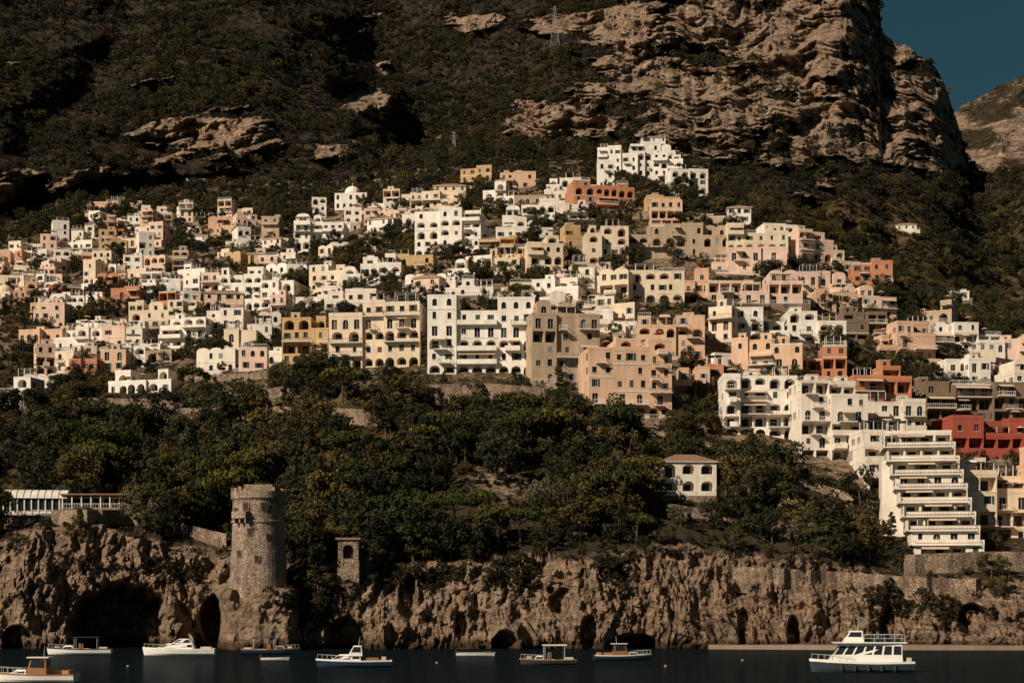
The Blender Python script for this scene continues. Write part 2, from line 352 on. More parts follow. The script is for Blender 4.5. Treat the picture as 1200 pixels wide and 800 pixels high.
def facade(mb,T,W,z0,H,floors,styles,rng,shp=0.4,bayw=3.1,blank=.08):
    fh=H/floors; 
    for f in range(floors):
        st=styles[f%len(styles)]; bw=bayw*(1.05 if st in 'BG' else 1.0)*rng.uniform(0.88,1.15)
        n=max(1,int(round(W/bw))); cw=W/n; za=z0+f*fh; zb=za+fh
        for i in range(n):
            x0=i*cw; x1=x0+cw; c=(x0+x1)/2; s=st
            if s=='m': s=rng.choice('wwwdaxB')
            if s not in 'BG' and rng.random()<blank*2: s='x'
            elif rng.random()<.1: s='w'
            if s=='w':
                w=min(rng.uniform(.38,.58),cw*0.22); h=min(rng.uniform(1.2,1.7),fh*0.52); b=za+min(0.95,fh*0.3); c+=rng.uniform(-.12,.12)*cw*.5
                opening(mb,T,x0,x1,za,zb,c-w,c+w,b,b+h,False,0.25,gl,False)
                if rng.random()<.4:
                    mb.add([T(c-0.025,b,0.19),T(c+0.025,b,0.19),T(c+0.025,b+h,0.19),T(c-0.025,b+h,0.19)],tr)
                if rng.random()<shp and cw>2.2:
                    for sgn in (-1,1):
                        e0=c+sgn*(w+0.02); e1=c+sgn*(w*1.95)
                        p=[(e0,b-0.03),(e1,b-0.03),(e1,b+h+0.03),(e0,b+h+0.03)]
                        mb.add([T(a,z,-0.06) for a,z in p],sh)
                        for k in range(4):
                            a,z=p[k]; a2,z2=p[(k+1)%4]; mb.add([T(a,z,0),T(a2,z2,0),T(a2,z2,-0.06),T(a,z,-0.06)],sh)
                elif rng.random()<.25:
                    mb.add([T(c-w+.02,b+.02,.08),T(c+w-.02,b+.02,.08),T(c+w-.02,b+h-.02,.08),T(c-w+.02,b+h-.02,.08)],sh)
                else:
                    mb.add([T(c-w-.15,b-.02,-.1),T(c+w+.15,b-.02,-.1),T(c+w+.15,b-.12,-.1),T(c-w-.15,b-.12,-.1)],tr)
                    mb.add([T(c-w-.15,b-.02,0),T(c+w+.15,b-.02,0),T(c+w+.15,b-.02,-.1),T(c-w-.15,b-.02,-.1)],tr)
            elif s=='d':
                w=min(0.65,cw*0.27); h=min(2.3,fh*0.77)
                opening(mb,T,x0,x1,za,zb,c-w,c+w,za+0.08,za+0.08+h,rng.random()<0.3,0.35,gl if rng.random()<.8 else sh,False)
                mb.add([T(c-0.03,za+.1,0.3),T(c+0.03,za+.1,0.3),T(c+0.03,za+h-.1,0.3),T(c-0.03,za+h-.1,0.3)],tr)
            elif s=='B':
                w=min(cw*0.38,1.25); opening(mb,T,x0,x1,za,zb,c-w,c+w,za+(0.1 if rng.random()<.5 else 0.85),za+fh*0.84,True,1.9,wa,True)
            elif s=='a':
                w=min(cw*0.22,0.55); opening(mb,T,x0,x1,za,zb,c-w,c+w,za+0.8,za+fh*0.78,True,0.3,gl,False)
            elif s=='G':
                opening(mb,T,x0,x1,za,zb,x0+0.2,x1-0.2,za+0.06,za+fh*0.84,False,2.4,wa,True)
            else:
                mb.add([T(x0,za,0),T(x1,za,0),T(x1,zb,0),T(x0,zb,0)],wa)
def volume(mb,x0,x1,y0,y1,z0,z1,floors,styles,rng,balc=0.3,roof='flat',sst_='w',bayw=3.1,shp=0.4,parh=None,band=True):
    W=x1-x0; D=y1-y0; H=z1-z0; fh=H/floors
    facade(mb,lambda a,z,d:(x0+a,y0+d,z),W,z0,H,floors,styles,rng,shp,bayw)
    facade(mb,lambda a,z,d:(x0+d,y1-a,z),D,z0,H,floors,[sst_],rng,shp,3.8,.22)
    facade(mb,lambda a,z,d:(x1-d,y0+a,z),D,z0,H,floors,[sst_],rng,shp,3.8,.22)
    mb.add([(x0,y1,z0),(x1,y1,z0),(x1,y1,z1),(x0,y1,z1)],wa)
    for f in range(floors):
        za=z0+f*fh
        if f>0 and rng.random()<balc and W>2.5:
            kind=rng.choice(['solid','iron','white','iron'])
            if rng.random()<0.5: a,b=x0+0.15,x1-0.15
            else:
                a=x0+W*rng.uniform(0.05,0.4); b=min(x1-0.15,a+W*rng.uniform(0.3,0.5))
            d=rng.uniform(1.1,1.9)
            mb.box(a,b,y0-d,y0-0.003,za-0.14,za+0.04,tr); railing(mb,a,b,y0-d,y0-0.01,za+0.04,0.95,kind)
            if rng.random()<0.35 and b-a>2.5:
                zz=za+fh*0.88; mb.add([(a+.3,y0-0.02,zz),(b-.3,y0-0.02,zz),(b-.3,y0-d-.3,zz-.7),(a+.3,y0-d-.3,zz-.7)],aw)
        elif band and f>0 and rng.random()<0.3:
            mb.box(x0-0.06,x1+0.06,y0-0.1,y0-0.004,za-0.1,za+0.08,tr)
    if roof=='flat':
        ph=parh if parh is not None else rng.choice([0.25,0.5,0.8,0.9])
        mb.add([(x0,y0,z1),(x1,y0,z1),(x1,y1,z1),(x0,y1,z1)],tf)
        t=0.22;e=0.05
        if parh is None and ph>.7 and rng.random()<.5:
            railing(mb,x0,x1,y0,y1,z1+.12,.9,rng.choice(['white','iron'])); mb.box(x0-e,x1+e,y0-e,y0+t,z1-.12,z1+.12,tr)
        else:
            mb.box(x0-e,x1+e,y0-e,y0+t,z1-0.1,z1+ph,wa); mb.box(x0-e,x1+e,y1-t,y1+e,z1-0.1,z1+ph,wa)
            mb.box(x0-e,x0+t,y0+t,y1-t,z1-0.1,z1+ph-0.01,wa); mb.box(x1-t,x1+e,y0+t,y1-t,z1-0.1,z1+ph-0.01,wa)
        r=rng.random()
        if r<0.35 and W>4:
            hw=rng.uniform(1.8,3.0); xx=rng.uniform(x0+.3,x1-hw-.3); hy=y1-rng.uniform(2.5,4.5)
            mb.box(xx,xx+hw,hy,y1-0.3,z1+0.01,z1+2.3,wa); mb.box(xx-.1,xx+hw+.1,hy-.1,y1-0.2,z1+2.3,z1+2.42,tr)
            mb.box(xx+hw*.35,xx+hw*.35+.7,hy-0.02,hy+0.1,z1+0.05,z1+1.9,gl)
        elif r<0.6 and W>4:
            a=x0+W*rng.uniform(.05,.3); b=min(x1-.3,a+rng.uniform(3,6)); c0=y0+.5; c1=y0+3.5
            for px in (a,(a+b)/2,b-.12):
                for py in (c0,c1): mb.box(px,px+.12,py,py+.12,z1,z1+2.3,tr)
            for k in range(7): 
                yy=c0+(c1-c0)*k/6; mb.box(a-.2,b+.2,yy,yy+.1,z1+2.3,z1+2.42,rl)
            if rng.random()<0.5: mb.add([(a,c0,z1+2.46),(b,c0,z1+2.46),(b,c1,z1+2.5),(a,c1,z1+2.5)],aw)
        elif r<.75:
            for _ in range(rng.randint(1,3)):
                xx=rng.uniform(x0+1.2,x1-1.2); yy=y0+rng.uniform(1.2,3); mb.tube((xx,yy,z1),(xx,yy,z1+2.2),.03,.03,rl,4)
                k=8
                for q in range(k):
                    t0=2*math.pi*q/k; t1=2*math.pi*(q+1)/k; mb.add([(xx+1.1*math.cos(t0),yy+1.1*math.sin(t0),z1+2.0),(xx+1.1*math.cos(t1),yy+1.1*math.sin(t1),z1+2.0),(xx,yy,z1+2.45)],aw)
        if rng.random()<0.5 and W>2:
            xx=rng.uniform(x0+.4,x1-.9); mb.box(xx,xx+.5,y1-1.2,y1-.7,z1,z1+1.5,wa); mb.box(xx-.08,xx+.58,y1-1.28,y1-.62,z1+1.5,z1+1.6,ti)
        if rng.random()<0.3:
            xx=rng.uniform(x0+.4,x1-.4); mb.tube((xx,y1-2,z1),(xx,y1-2,z1+2.6),.03,.02,rl,4); mb.tube((xx-.4,y1-2,z1+2.4),(xx+.4,y1-2,z1+2.4),.02,.02,rl,4)
    elif roof=='hip':
        e=0.45; rz=z1+min(W,D)*0.22; cy=(y0+y1)/2; i=min(W,D)*0.5
        a=(x0-e,y0-e,z1);b=(x1+e,y0-e,z1);c=(x1+e,y1+e,z1);d=(x0-e,y1+e,z1);r1=(x0+i*.9,cy,rz);r2=(x1-i*.9,cy,rz)
        if r1[0]>r2[0]: r1=r2=((x0+x1)/2,cy,rz)
        mb.add([a,b,r2,r1],ti);mb.add([b,c,r2],ti);mb.add([c,d,r1,r2],ti);mb.add([d,a,r1],ti)
        mb.box(x0-e+.02,x1+e-.02,y0-e+.02,y1+e-.02,z1-0.15,z1-0.005,tr)
    elif roof in('vault','dome'):
        mb.add([(x0,y0,z1),(x1,y0,z1),(x1,y1,z1),(x0,y1,z1)],tf)
        if roof=='vault':
            n=max(1,int(round(W/3.4))); w=W/n
            for i in range(n):
                k=8; rise=min(w*0.22,.9); pr=[(x0+i*w+w*.5-w*.48*math.cos(math.pi*t/k),z1+rise*math.sin(math.pi*t/k)) for t in range(k+1)]
                for p,q in zip(pr[:-1],pr[1:]): mb.add([(p[0],y0+.05,p[1]),(q[0],y0+.05,q[1]),(q[0],y1-.05,q[1]),(p[0],y1-.05,p[1])],wa)
                mb.add([(p,y0+.05,z) for p,z in pr],wa)
        else:
            cx=(x0+x1)/2;cy=(y0+y1)/2;R=min(W,D)*.36; k=14
            prev=None
            for j in range(7):
                t=j/6*math.pi/2; ring=[(cx+R*math.cos(t)*math.cos(2*math.pi*i/k),cy+R*math.cos(t)*math.sin(2*math.pi*i/k),z1+.8+R*.9*math.sin(t)) for i in range(k)]
                if prev is None:
                    prev=[(a,b,z1) for a,b,_ in ring]
                for i in range(k): mb.add([prev[i],prev[(i+1)%k],ring[(i+1)%k],ring[i]],wa)
                prev=ring
            mb.box(cx-.1,cx+.1,cy-.1,cy+.1,z1+.8+R*.9,z1+2.2+R*.9,tr)
occ=np.zeros((1500,900),bool)
def mark(x,y,W,D,yaw,mg=1.2,front=2.5):
    for a in np.arange(-W/2-mg,W/2+mg+.1,0.8):
        for b in np.arange(-front,D+mg,0.8):
            px=x+a*math.cos(yaw)-b*math.sin(yaw); py=y+a*math.sin(yaw)+b*math.cos(yaw)
            i=int(px+750); j=int(py-270)
            if 0<=i<1500 and 0<=j<900: occ[i,j]=True
def mats_for(col,rng):
    return [WM[col],M_glass,M_trim,rng.choice([M_shut,M_shut2,M_shut3]),M_rail,M_dark,M_awo if (col in 'TRP' and rng.random()<.4) else M_aw,M_terr,M_tile,M_stone]
def building(name,u0,u1,vt,vb,col,styles='w',yaw=0,roof='flat',balc=0.3,D=None,step=0,shift=0,seed=0,shp=0.4,bayw=3.1,found=None,fl=None,side='w',dy=0,band=True,vary=1):
    rng=random.Random(seed*31+int(u0)*7+int(vb)); uc=(u0+u1)/2
    p=world(uc,vb)+Vector((0,dy,0)); y=p.y; s=y/F
    W=(u1-u0)*s/ max(0.8,math.cos(yaw)) ; H=(vb-vt)*s; D=D or min(14,max(7,W*0.7))
    p.z=CZ+(HV-vb)*s
    floors=fl or max(1,int(round(H/3.15))); mb=MB(); styles=list(styles)
    if roof=='hip': H*=0.86
    fd=found if found is not None else 7
    if step==0:
        fh=H/floors
        fm=sn if rng.random()<.4 else wa
        if W>7.5 and roof=='flat' and vary:
            k=2 if W<15 else (3 if W<26 else rng.choice([4,5])); cuts=[rng.uniform(.7,1.4) for _ in range(k)]; sm=sum(cuts); x=-W/2; top=rng.randrange(k)
            for i in range(k):
                w=W*cuts[i]/sm; fi=floors
                if i!=top and floors>1 and rng.random()<(.55 if vary>1 else .35): fi=floors-1
                yo=rng.choice([0,0,.5,1.2,2.0,2.8]) if vary>1 else rng.choice([0,0,.6,1.4,2.4])
                hh=fi*fh*rng.uniform(.94,1.0)
                st=styles[:] 
                if vary>1 and rng.random()<.4: rng.shuffle(st)
                if fi>=2 and rng.random()<.4 and w>3.2:
                    h1=hh*(fi-1)/fi; volume(mb,x+.003,x+w-.003,yo,yo+D,0,h1,fi-1,st,rng,balc,'flat',side,bayw,shp,rng.choice([.5,.9]),band=band)
                    a=rng.uniform(0,.25)*w; bq=rng.uniform(0,.25)*w; volume(mb,x+a+.3,x+w-bq-.3,yo+rng.uniform(1.8,3.2),yo+D-.3,h1+.01,hh,1,[st[(fi-1)%len(st)]],rng,0,'flat' if rng.random()<.8 else 'vault',side,bayw,shp)
                else: volume(mb,x+.003,x+w-.003,yo,yo+D,0,hh,fi,st,rng,balc,roof,side,bayw,shp,band=band)
                mb.box(x-.04,x+w+.04,yo-.06-.002*i,yo+D,-fd,-.002,fm); x+=w
        else:
            volume(mb,-W/2,W/2,0,D,0,H,floors,styles,rng,balc,roof,side,bayw,shp,band=band)
            mb.box(-W/2-.06,W/2+.06,-.06,D,-fd,-.002,fm)
        if rng.random()<.45:
            d=rng.uniform(1.8,3.5); a=-W/2+rng.uniform(-1,1); b=W/2+rng.uniform(-1,1.5); z=-.25
            mb.box(a,b,-d,-.1,-fd-2,z,fm); railing(mb,a,b,-d,-.2,z,.9,rng.choice(['solid','white','iron']))
    else:
        fh=H/floors
        for f in range(floors):
            yo=f*step; xs=shift*(floors-1-f)*1.0
            volume(mb,-W/2+xs,W/2+xs,yo,yo+D,f*fh,(f+1)*fh-.002,1,[styles[f%len(styles)]],rng,0,'flat' ,side,bayw,shp,0.9 if f<floors-1 else 0.5)
            d=1.6; zz=f*fh
            if f>0: 
                mb.box(-W/2+xs+.2,W/2+xs-.2,yo-d,yo-.003,zz-.16,zz+.03,tr); railing(mb,-W/2+xs+.2,W/2+xs-.2,yo-d,yo-.01,zz+.03,.95,rng.choice(['white','iron','iron']))
            if rng.random()<.5:
                z2=zz+fh*.9; a=-W/2+xs+rng.uniform(.5,W*.4); b=a+W*.4
                mb.add([(a,yo-.02,z2),(b,yo-.02,z2),(b,yo-1.7,z2-.6),(a,yo-1.7,z2-.6)],aw)
        mb.box(-W/2+shift*(floors-1)-.06,W/2+shift*(floors-1)+.06,-.06,D,-fd,-.002,sn)
        mb.box(-W/2,W/2+shift*(floors-1),D-1,D+step*floors,-fd,H*.8,wa)
    mark(p.x,p.y,W,D,yaw)
    return mb.obj(name,mats_for(col,rng),p,yaw)
# ---------------------------------------------------------------- hero buildings
HB=[
('house',700,747,172,212,'W','wam',.1,'flat'),('house',738,792,166,216,'W','Baw',-.05,'flat'),('house',752,780,158,180,'W','w',0,'hip'),
('house',786,832,198,234,'W','wB',-.15,'flat'),('house',765,800,178,226,'W','Baw',.1,'flat'),('house',700,720,190,222,'W','w',0,'flat'),
('hotel_building',539,588,196,220,'O','wa',.1,'flat'),('house',586,628,202,222,'P','ww',0,'flat'),
('villa',672,744,209,250,'T','Bw',-.2,'flat'),('house',640,700,206,238,'W','Bw',.05,'flat'),('house',632,672,222,248,'V','w',0,'flat'),
('house',480,540,226,252,'C','wB',.1,'flat'),('church',508,546,214,240,'C','a',0,'hip'),('chapel',392,430,226,246,'W','a',.1,'dome'),
('apartment_building',484,562,244,300,'W','BaB',.06,'flat'),('house',470,510,252,276,'W','w',.1,'flat'),
('house',560,604,266,292,'W','Bw',0,'flat'),('house',588,650,238,264,'W','wB',.1,'flat'),('house',600,648,254,280,'W','wB',-.1,'flat'),
('church',618,660,274,322,'C','aB',-.1,'flat'),('house',646,692,262,304,'O','w',-.1,'flat'),('house',560,622,278,302,'O','G',.05,'flat'),
('hotel_building',686,738,262,312,'C','BwB',0,'flat'),('hotel_building',736,856,263,302,'N','wBa',-.02,'flat'),('hotel_building',852,924,262,306,'C','wBw',-.08,'flat'),
('house',853,880,240,262,'W','w',0,'hip'),('house',895,940,262,300,'W','BB',-.15,'flat'),('house',935,978,270,318,'K','wB',-.2,'flat'),
('house',835,922,290,320,'K','wd',0,'flat'),('apartment_building',830,942,316,356,'K','dGd',0,'flat'),('house',738,802,318,356,'C','Bw',.05,'flat'),
('house',800,834,312,345,'P','w',0,'flat'),('house',935,1000,318,350,'K','wd',-.1,'flat'),('house',985,1052,335,374,'K','dw',-.2,'flat'),
('villa',848,926,358,402,'W','BBa',.0,'flat'),('villa',924,992,364,404,'W','BB',-.05,'flat'),('house',950,1010,340,366,'P','w',-.1,'flat'),
('house',990,1042,364,402,'B','Gd',-.1,'flat'),('house',1095,1180,378,412,'W','dGw',-.1,'flat'),('house',1030,1098,376,424,'P','Gdw',-.15,'flat'),
('apartment_building',500,626,344,440,'W','BwBdwa',.03,'flat'),('apartment_building',510,578,325,348,'W','a',0,'flat'),('apartment_building',574,626,330,352,'V','wB',0,'flat'),
('apartment_building',624,704,352,450,'N','dwwGd',-.12,'flat'),('house',640,706,342,368,'V','Bw',-.1,'flat'),
('apartment_building',384,492,350,432,'C','BwBdw',.1,'flat'),('house',380,440,340,366,'V','Bw',.05,'flat'),('house',330,385,372,428,'O','BGw',.12,'flat'),
('apartment_building',690,788,394,490,'P','Bdwww',-.08,'flat'),('house',744,826,368,422,'P','wwB',.0,'flat'),('house',790,832,430,468,'P','Gw',.05,'flat'),
('house',826,848,428,462,'T','w',0,'flat'),
('villa',848,936,438,514,'W','BGBw',.0,'flat'),('apartment_building',940,1018,444,540,'V','GdGdw',-.05,'flat'),('house',930,992,404,446,'T','wG',0,'flat'),
('house',1000,1072,424,492,'T','GdG',-.1,'flat'),('apartment_building',1018,1086,470,520,'V','GGd',-.1,'flat'),
('apartment_building',1085,1210,446,494,'B','GGd',-.05,'flat'),('apartment_building',1115,1215,490,530,'R','Gw',-.05,'flat'),('house',1104,1162,420,452,'W','wd',-.1,'flat'),
('house',1190,1260,420,480,'V','wGd',-.1,'flat'),
('apartment_building',1126,1214,532,636,'C','GGdGG',-.05,'flat'),('apartment_building',1214,1300,520,640,'P','GGwGG',-.05,'flat'),
('house',774,840,534,580,'V','BB',-.05,'hip'),
('villa',120,200,432,462,'W','BB',.28,'flat'),
('house',255,308,312,345,'W','wB',.1,'flat'),('house',344,402,248,292,'W','Bwd',.1,'flat'),('house',398,470,298,336,'W','wBw',.1,'flat'),
('house',186,242,372,408,'W','Bd',.15,'flat'),('house',228,284,360,396,'V','wd',.1,'flat'),('house',284,342,328,362,'W','Bw',.12,'flat'),
('house',112,164,338,362,'T','wd',.1,'flat'),('house',60,112,344,366,'W','BB',.1,'flat'),('house',148,196,354,384,'C','wB',.1,'flat'),
('house',345,400,334,362,'W','Bw',.1,'flat'),('house',316,352,346,380,'K','wd',.1,'flat'),('house',20,70,386,414,'P','wd',.2,'flat'),
('house',-10,36,440,474,'W','BB',.2,'flat'),('house',60,120,384,410,'W','wB',.1,'flat'),('house',262,300,386,416,'C','wd',.1,'flat'),
('house',100,166,236,248,'P','w',0,'flat'),('house',218,246,202,212,'C','w',0,'hip'),('house',1050,1074,262,270,'V','w',0,'hip'),
('house',655,690,238,266,'V','wB',0,'flat'),('house',1108,1136,342,352,'W','w',0,'flat'),
]
pm=np.zeros((900,1900),bool)
for i,h in enumerate(HB):
    nm,u0,u1,vt,vb,c,st,yw,rf=h
    bl=0.6 if ('d' in st or 'G' in st) else 0.3
    yw=-yw*1.3+random.uniform(-.08,.08)
    building(nm,u0,u1,vt,vb,c,st,yw,rf,balc=bl,seed=i,shp=0.35)
    pm[max(0,vt+3):vb-2,max(0,u0+302):u1+298]=True
building('apartment_building',1040,1118,503,655,'V','GdGGGdGG',-.14,'flat',D=12,step=.8,shift=.66,seed=901,fl=9)
building('apartment_building',1018,1046,503,575,'V','GdGdG',.1,'flat',D=12,step=1.6,seed=902)
pm[500:660,1020+300:1152+300]=True
r2=random.Random(5); cnt=0
v=228.0
while v<640:
    u=-250+r2.uniform(0,20)
    while u<1460:
        tt=float(np.interp(u,A,v4))+8; tb=float(np.interp(u,A,v2))-4
        if u>1000: tt+=12
        y=depth_at(u,v); px=F/y; big=u>430
        w=(r2.uniform(7,15) if big and r2.random()<.7 else r2.choice([r2.uniform(4.5,8),r2.uniform(7,13)]))*px; h=r2.choice([3.3,6.3,6.5,9.0,9.4] if big else [3.2,3.3,6.0,6.3,6.5,8.8])*px
        vv=v+r2.uniform(-5,5)
        ok=tt<vv<tb and vv-h>tt-26
        g=float(vn(np.array([u/38.]),np.array([vv/22.]),777)[0])
        if ok and g<(-.55 if big else -.40): ok=False
        if ok and r2.random()<0.07: ok=False
        if ok:
            reg=pm[int(vv-h):int(vv),int(max(0,u+300)):int(max(1,u+w+300))]
            if reg.size and reg.mean()>0.24: ok=False
        if ok and 690<u<850 and 470<vv: ok=False
        if ok:
            c=r2.choice('W'*14+'V'*7+'C'*7+'K'*6+'P'*3+'N'*2+'O'+'T')
            if u>800 and r2.random()<.5: c=r2.choice('CKKPPTNVO')
            elif u>430 and r2.random()<.25: c=r2.choice('CKPNO')
            rf=r2.choices(['flat','vault','hip','dome'],[0.84,0.09,0.06,0.01])[0]
            st=''.join(r2.choice('wwwwBdmaG') for _ in range(3))
            yw=r2.gauss(-.06,0.22)
            building('house',u,u+w,vv-h,vv,c,st,yw,rf,balc=.4,seed=cnt+1000,shp=.4,D=r2.uniform(6,10),vary=2); cnt+=1
        u+=w+r2.choice([0,1,3,8])
    v+=9.5 if v<420 else 12
print('fill houses',cnt)
# ---------------------------------------------------------------- walls
def wall(name,pts,h,mat=M_stone,th=0.7,sub=6):
    mb=MB(); P_=[]
    for (a,b),(c,d) in zip(pts[:-1],pts[1:]):
        n=max(1,int(abs(c-a)/sub))
        for i in range(n): P_.append((a+(c-a)*i/n,b+(d-b)*i/n))
    P_.append(pts[-1]); Wp=[world(a,b) for a,b in P_]
    ys=[w.y for w in Wp]; ys=np.convolve(np.pad(ys,3,'edge'),np.ones(7)/7,'valid')
    L=[]
    for (a,b),y in zip(P_,ys):
        y=min(y,depth_at(a,b))-.4; L.append(Vector(((a-600)/F*y,y,CZ+(HV-b)*y/F)))
    for p,q in zip(L[:-1],L[1:]):
        a0=(p.x,p.y,p.z-3);a1=(q.x,q.y,q.z-3);b0=(p.x,p.y,p.z+h);b1=(q.x,q.y,q.z+h)
        c0=(p.x,p.y+th,p.z+h);c1=(q.x,q.y+th,q.z+h);d0=(p.x,p.y+th,p.z-3);d1=(q.x,q.y+th,q.z-3)
        mb.add([a0,a1,b1,b0],0);mb.add([b0,b1,c1,c0],0);mb.add([c0,c1,d1,d0],0)
    return mb.obj(name,[mat])
for pts,h in (([(150,497),(230,494),(330,493),(450,498)],3.4),([(90,476),(210,478),(300,468),(400,455)],2.2),([(500,474),(560,472),(648,478)],4.5),
 ([(640,505),(700,500),(850,530)],1.6),([(650,335),(740,340)],3),([(840,674),(900,676),(1000,682),(1080,688),(1150,690)],1.8),([(780,600),(860,612),(960,628),(1040,650)],1.8),
 ([(900,560),(960,575),(1040,600)],1.5),([(60,612),(150,612),(265,640)],2.4),([(850,540),(935,545)],2.2),([(690,258),(760,256),(830,262)],2.5),([(1060,672),(1150,668),(1300,668)],3.5),
 ([(200,448),(290,446),(330,440)],1.8),([(180,520),(260,516),(340,520)],1.5),([(560,520),(640,530),(720,540)],1.3),([(860,590),(940,600)],1.3)):
    wall('retaining_wall',pts,h)
mb=MB()
xs=[(830,299),(900,296),(980,292),(1060,291),(1150,290),(1300,290),(1450,290)]
for (a,b),(c,d) in zip(xs[:-1],xs[1:]):
    xa=(a-600)/F*b; xb=(c-600)/F*d
    mb.add([(xa,b,-1),(xb,d,-1),(xb,d,.75),(xa,b,.75)],0); mb.add([(xa,b,.75),(xb,d,.75),(xb,d+16,.75),(xa,b+16,.75)],0)
mb.obj('stone_quay',[plain('quay_concrete',(0.28,0.20,0.15))])
# ---------------------------------------------------------------- stone tower
def lathe(mb,prof,k,mat,cx=0,cy=0):
    prev=None
    for r,z in prof:
        ring=[(cx+r*math.cos(2*math.pi*i/k),cy+r*math.sin(2*math.pi*i/k),z) for i in range(k)]
        if prev:
            for i in range(k): mb.add([prev[i],prev[(i+1)%k],ring[(i+1)%k],ring[i]],mat)
        prev=ring
    return prev
def tower():
    root=bpy.data.objects.new('watchtower',None); coll_link(root)
    y=302; s=y/F; root.location=((303-600)*s,y,CZ+(HV-688)*s); R=32*s; H=(688-568)*s
    mb=MB(); lathe(mb,[(R*1.12,-7),(R*1.05,0),(R*1.0,H*.35),(R*.975,H*.352),(R*.95,H*.62),(R*.99,H*.625),(R*.99,H*.645),(R*.94,H*.65),(R*.93,H*.84),(R*1.0,H*.86),(R*1.0,H*.93),(R*.85,H*.93),(R*.85,H*.86),(0.01,H*.86)],40,0)
    mb.obj('shaft',[M_tstone],parent=root)
    mb=MB()
    for i in range(26):
        if i in (3,8,9,15,19,21,22): continue
        t=2*math.pi*i/26; a=t-.085;b=t+.085; r0=R*.86;r1=R*.995; z0=H*.925;z1=H*(.945+.012*((i*7)%3))
        q=[(r0,a),(r1,a),(r1,b),(r0,b)]; p=[(r*math.cos(w),r*math.sin(w)) for r,w in q]
        for k in range(4): mb.add([(*p[k],z0),(*p[(k+1)%4],z0),(*p[(k+1)%4],z1),(*p[k],z1)],0)
        mb.add([(*w,z1) for w in p],0)
    mb.obj('battlements',[M_tstone],parent=root)
    mb=MB()
    for ang,z,w,h in ((-110,.74,.5,1.3),(-70,.74,.5,1.3),(-100,.5,.45,1.2),(-60,.45,.4,1.1),(-125,.3,.35,1.0),(-85,.24,.4,1.1),(-140,.7,.45,1.2)):
        t=math.radians(ang); rr=R*(.965 if z>.62 else (.975 if z>.35 else 1.04)); c=Vector((rr*math.cos(t),rr*math.sin(t),H*z)); d=Vector((-math.sin(t),math.cos(t),0)); n=Vector((math.cos(t),math.sin(t),0))
        for e,m_,sc in ((.0,1,1.35),(.05,0,1)):
            mb.add([tuple(c+n*e+d*(-w*sc)+Vector((0,0,-.15*(1-e*20)))),tuple(c+n*e+d*(w*sc)+Vector((0,0,-.15*(1-e*20)))),tuple(c+n*e+d*(w*sc)+Vector((0,0,h*(1+.15*(1-e*20))))),tuple(c+n*e+d*(-w*sc)+Vector((0,0,h*(1+.15*(1-e*20)))))],m_)
    mb.obj('windows',[M_dark,M_tstone],parent=root)
    mb=MB()
    t=math.radians(-118); n=Vector((math.cos(t),math.sin(t),0)); d=Vector((-n.y,n.x,0)); z=H*.66
    def ob(a0,a1,r0,r1,z0,z1):
        p=[n*r0+d*a0,n*r1+d*a0,n*r1+d*a1,n*r0+d*a1]
        for k in range(4): mb.add([(p[k].x,p[k].y,z0),(p[(k+1)%4].x,p[(k+1)%4].y,z0),(p[(k+1)%4].x,p[(k+1)%4].y,z1),(p[k].x,p[k].y,z1)],0)
        mb.add([(w.x,w.y,z1) for w in p],0); mb.add([(w.x,w.y,z0) for w in p],0)
    ob(-1.5,1.5,R*.9,R+1.0,z,z+.25); ob(-1.5,1.5,R+.8,R+1.0,z+.25,z+1.2); ob(-1.5,-1.3,R*.9,R+.8,z+.25,z+1.2); ob(1.3,1.5,R*.9,R+.8,z+.25,z+1.2)
    for a in (-1.3,-.1,1.1): ob(a,a+.25,R*.9,R+.75,z-.8,z-.003)
    mb.obj('stone_balcony',[M_tstone],parent=root)
    mb=MB(); mb.box(-R*.5,R*.55,-R*.3,R*.5,H*.862,H*1.0,0); mb.obj('rooftop_room',[M_tstone],parent=root)
tower()
mark(-44.7,301,12,12,0,1,7)
def pavilion():
    y=305; s=y/F; mb=MB(); W=24*s
    loc=((408-600)*s,y,CZ+(HV-656)*s); H=24*s
    opening(mb,lambda a,z,d:(-W/2+a,d,z),0,W,0,H,W*.25,W*.75,0.3,H*.75,True,1.2,dk,False)
    for xx in(-W/2,W/2): mb.add([(xx,0,0),(xx,W,0),(xx,W,H),(xx,0,H)],wa)
    mb.add([(-W/2,W,0),(W/2,W,0),(W/2,W,H),(-W/2,W,H)],wa)
    e=.4; mb.box(-W/2-e,W/2+e,-e,W+e,H+.002,H+.35,ti)
    mb.box(-W/2-.1,W/2+.1,-.1,W,-5,-.002,wa)
    mb.obj('stone_gatehouse',[M_stone,M_glass,M_trim,M_shut,M_rail,M_dark,M_aw,M_terr,M_tile,M_stone],loc)
pavilion(); mark(-29,306,4,4,0,.5,0)
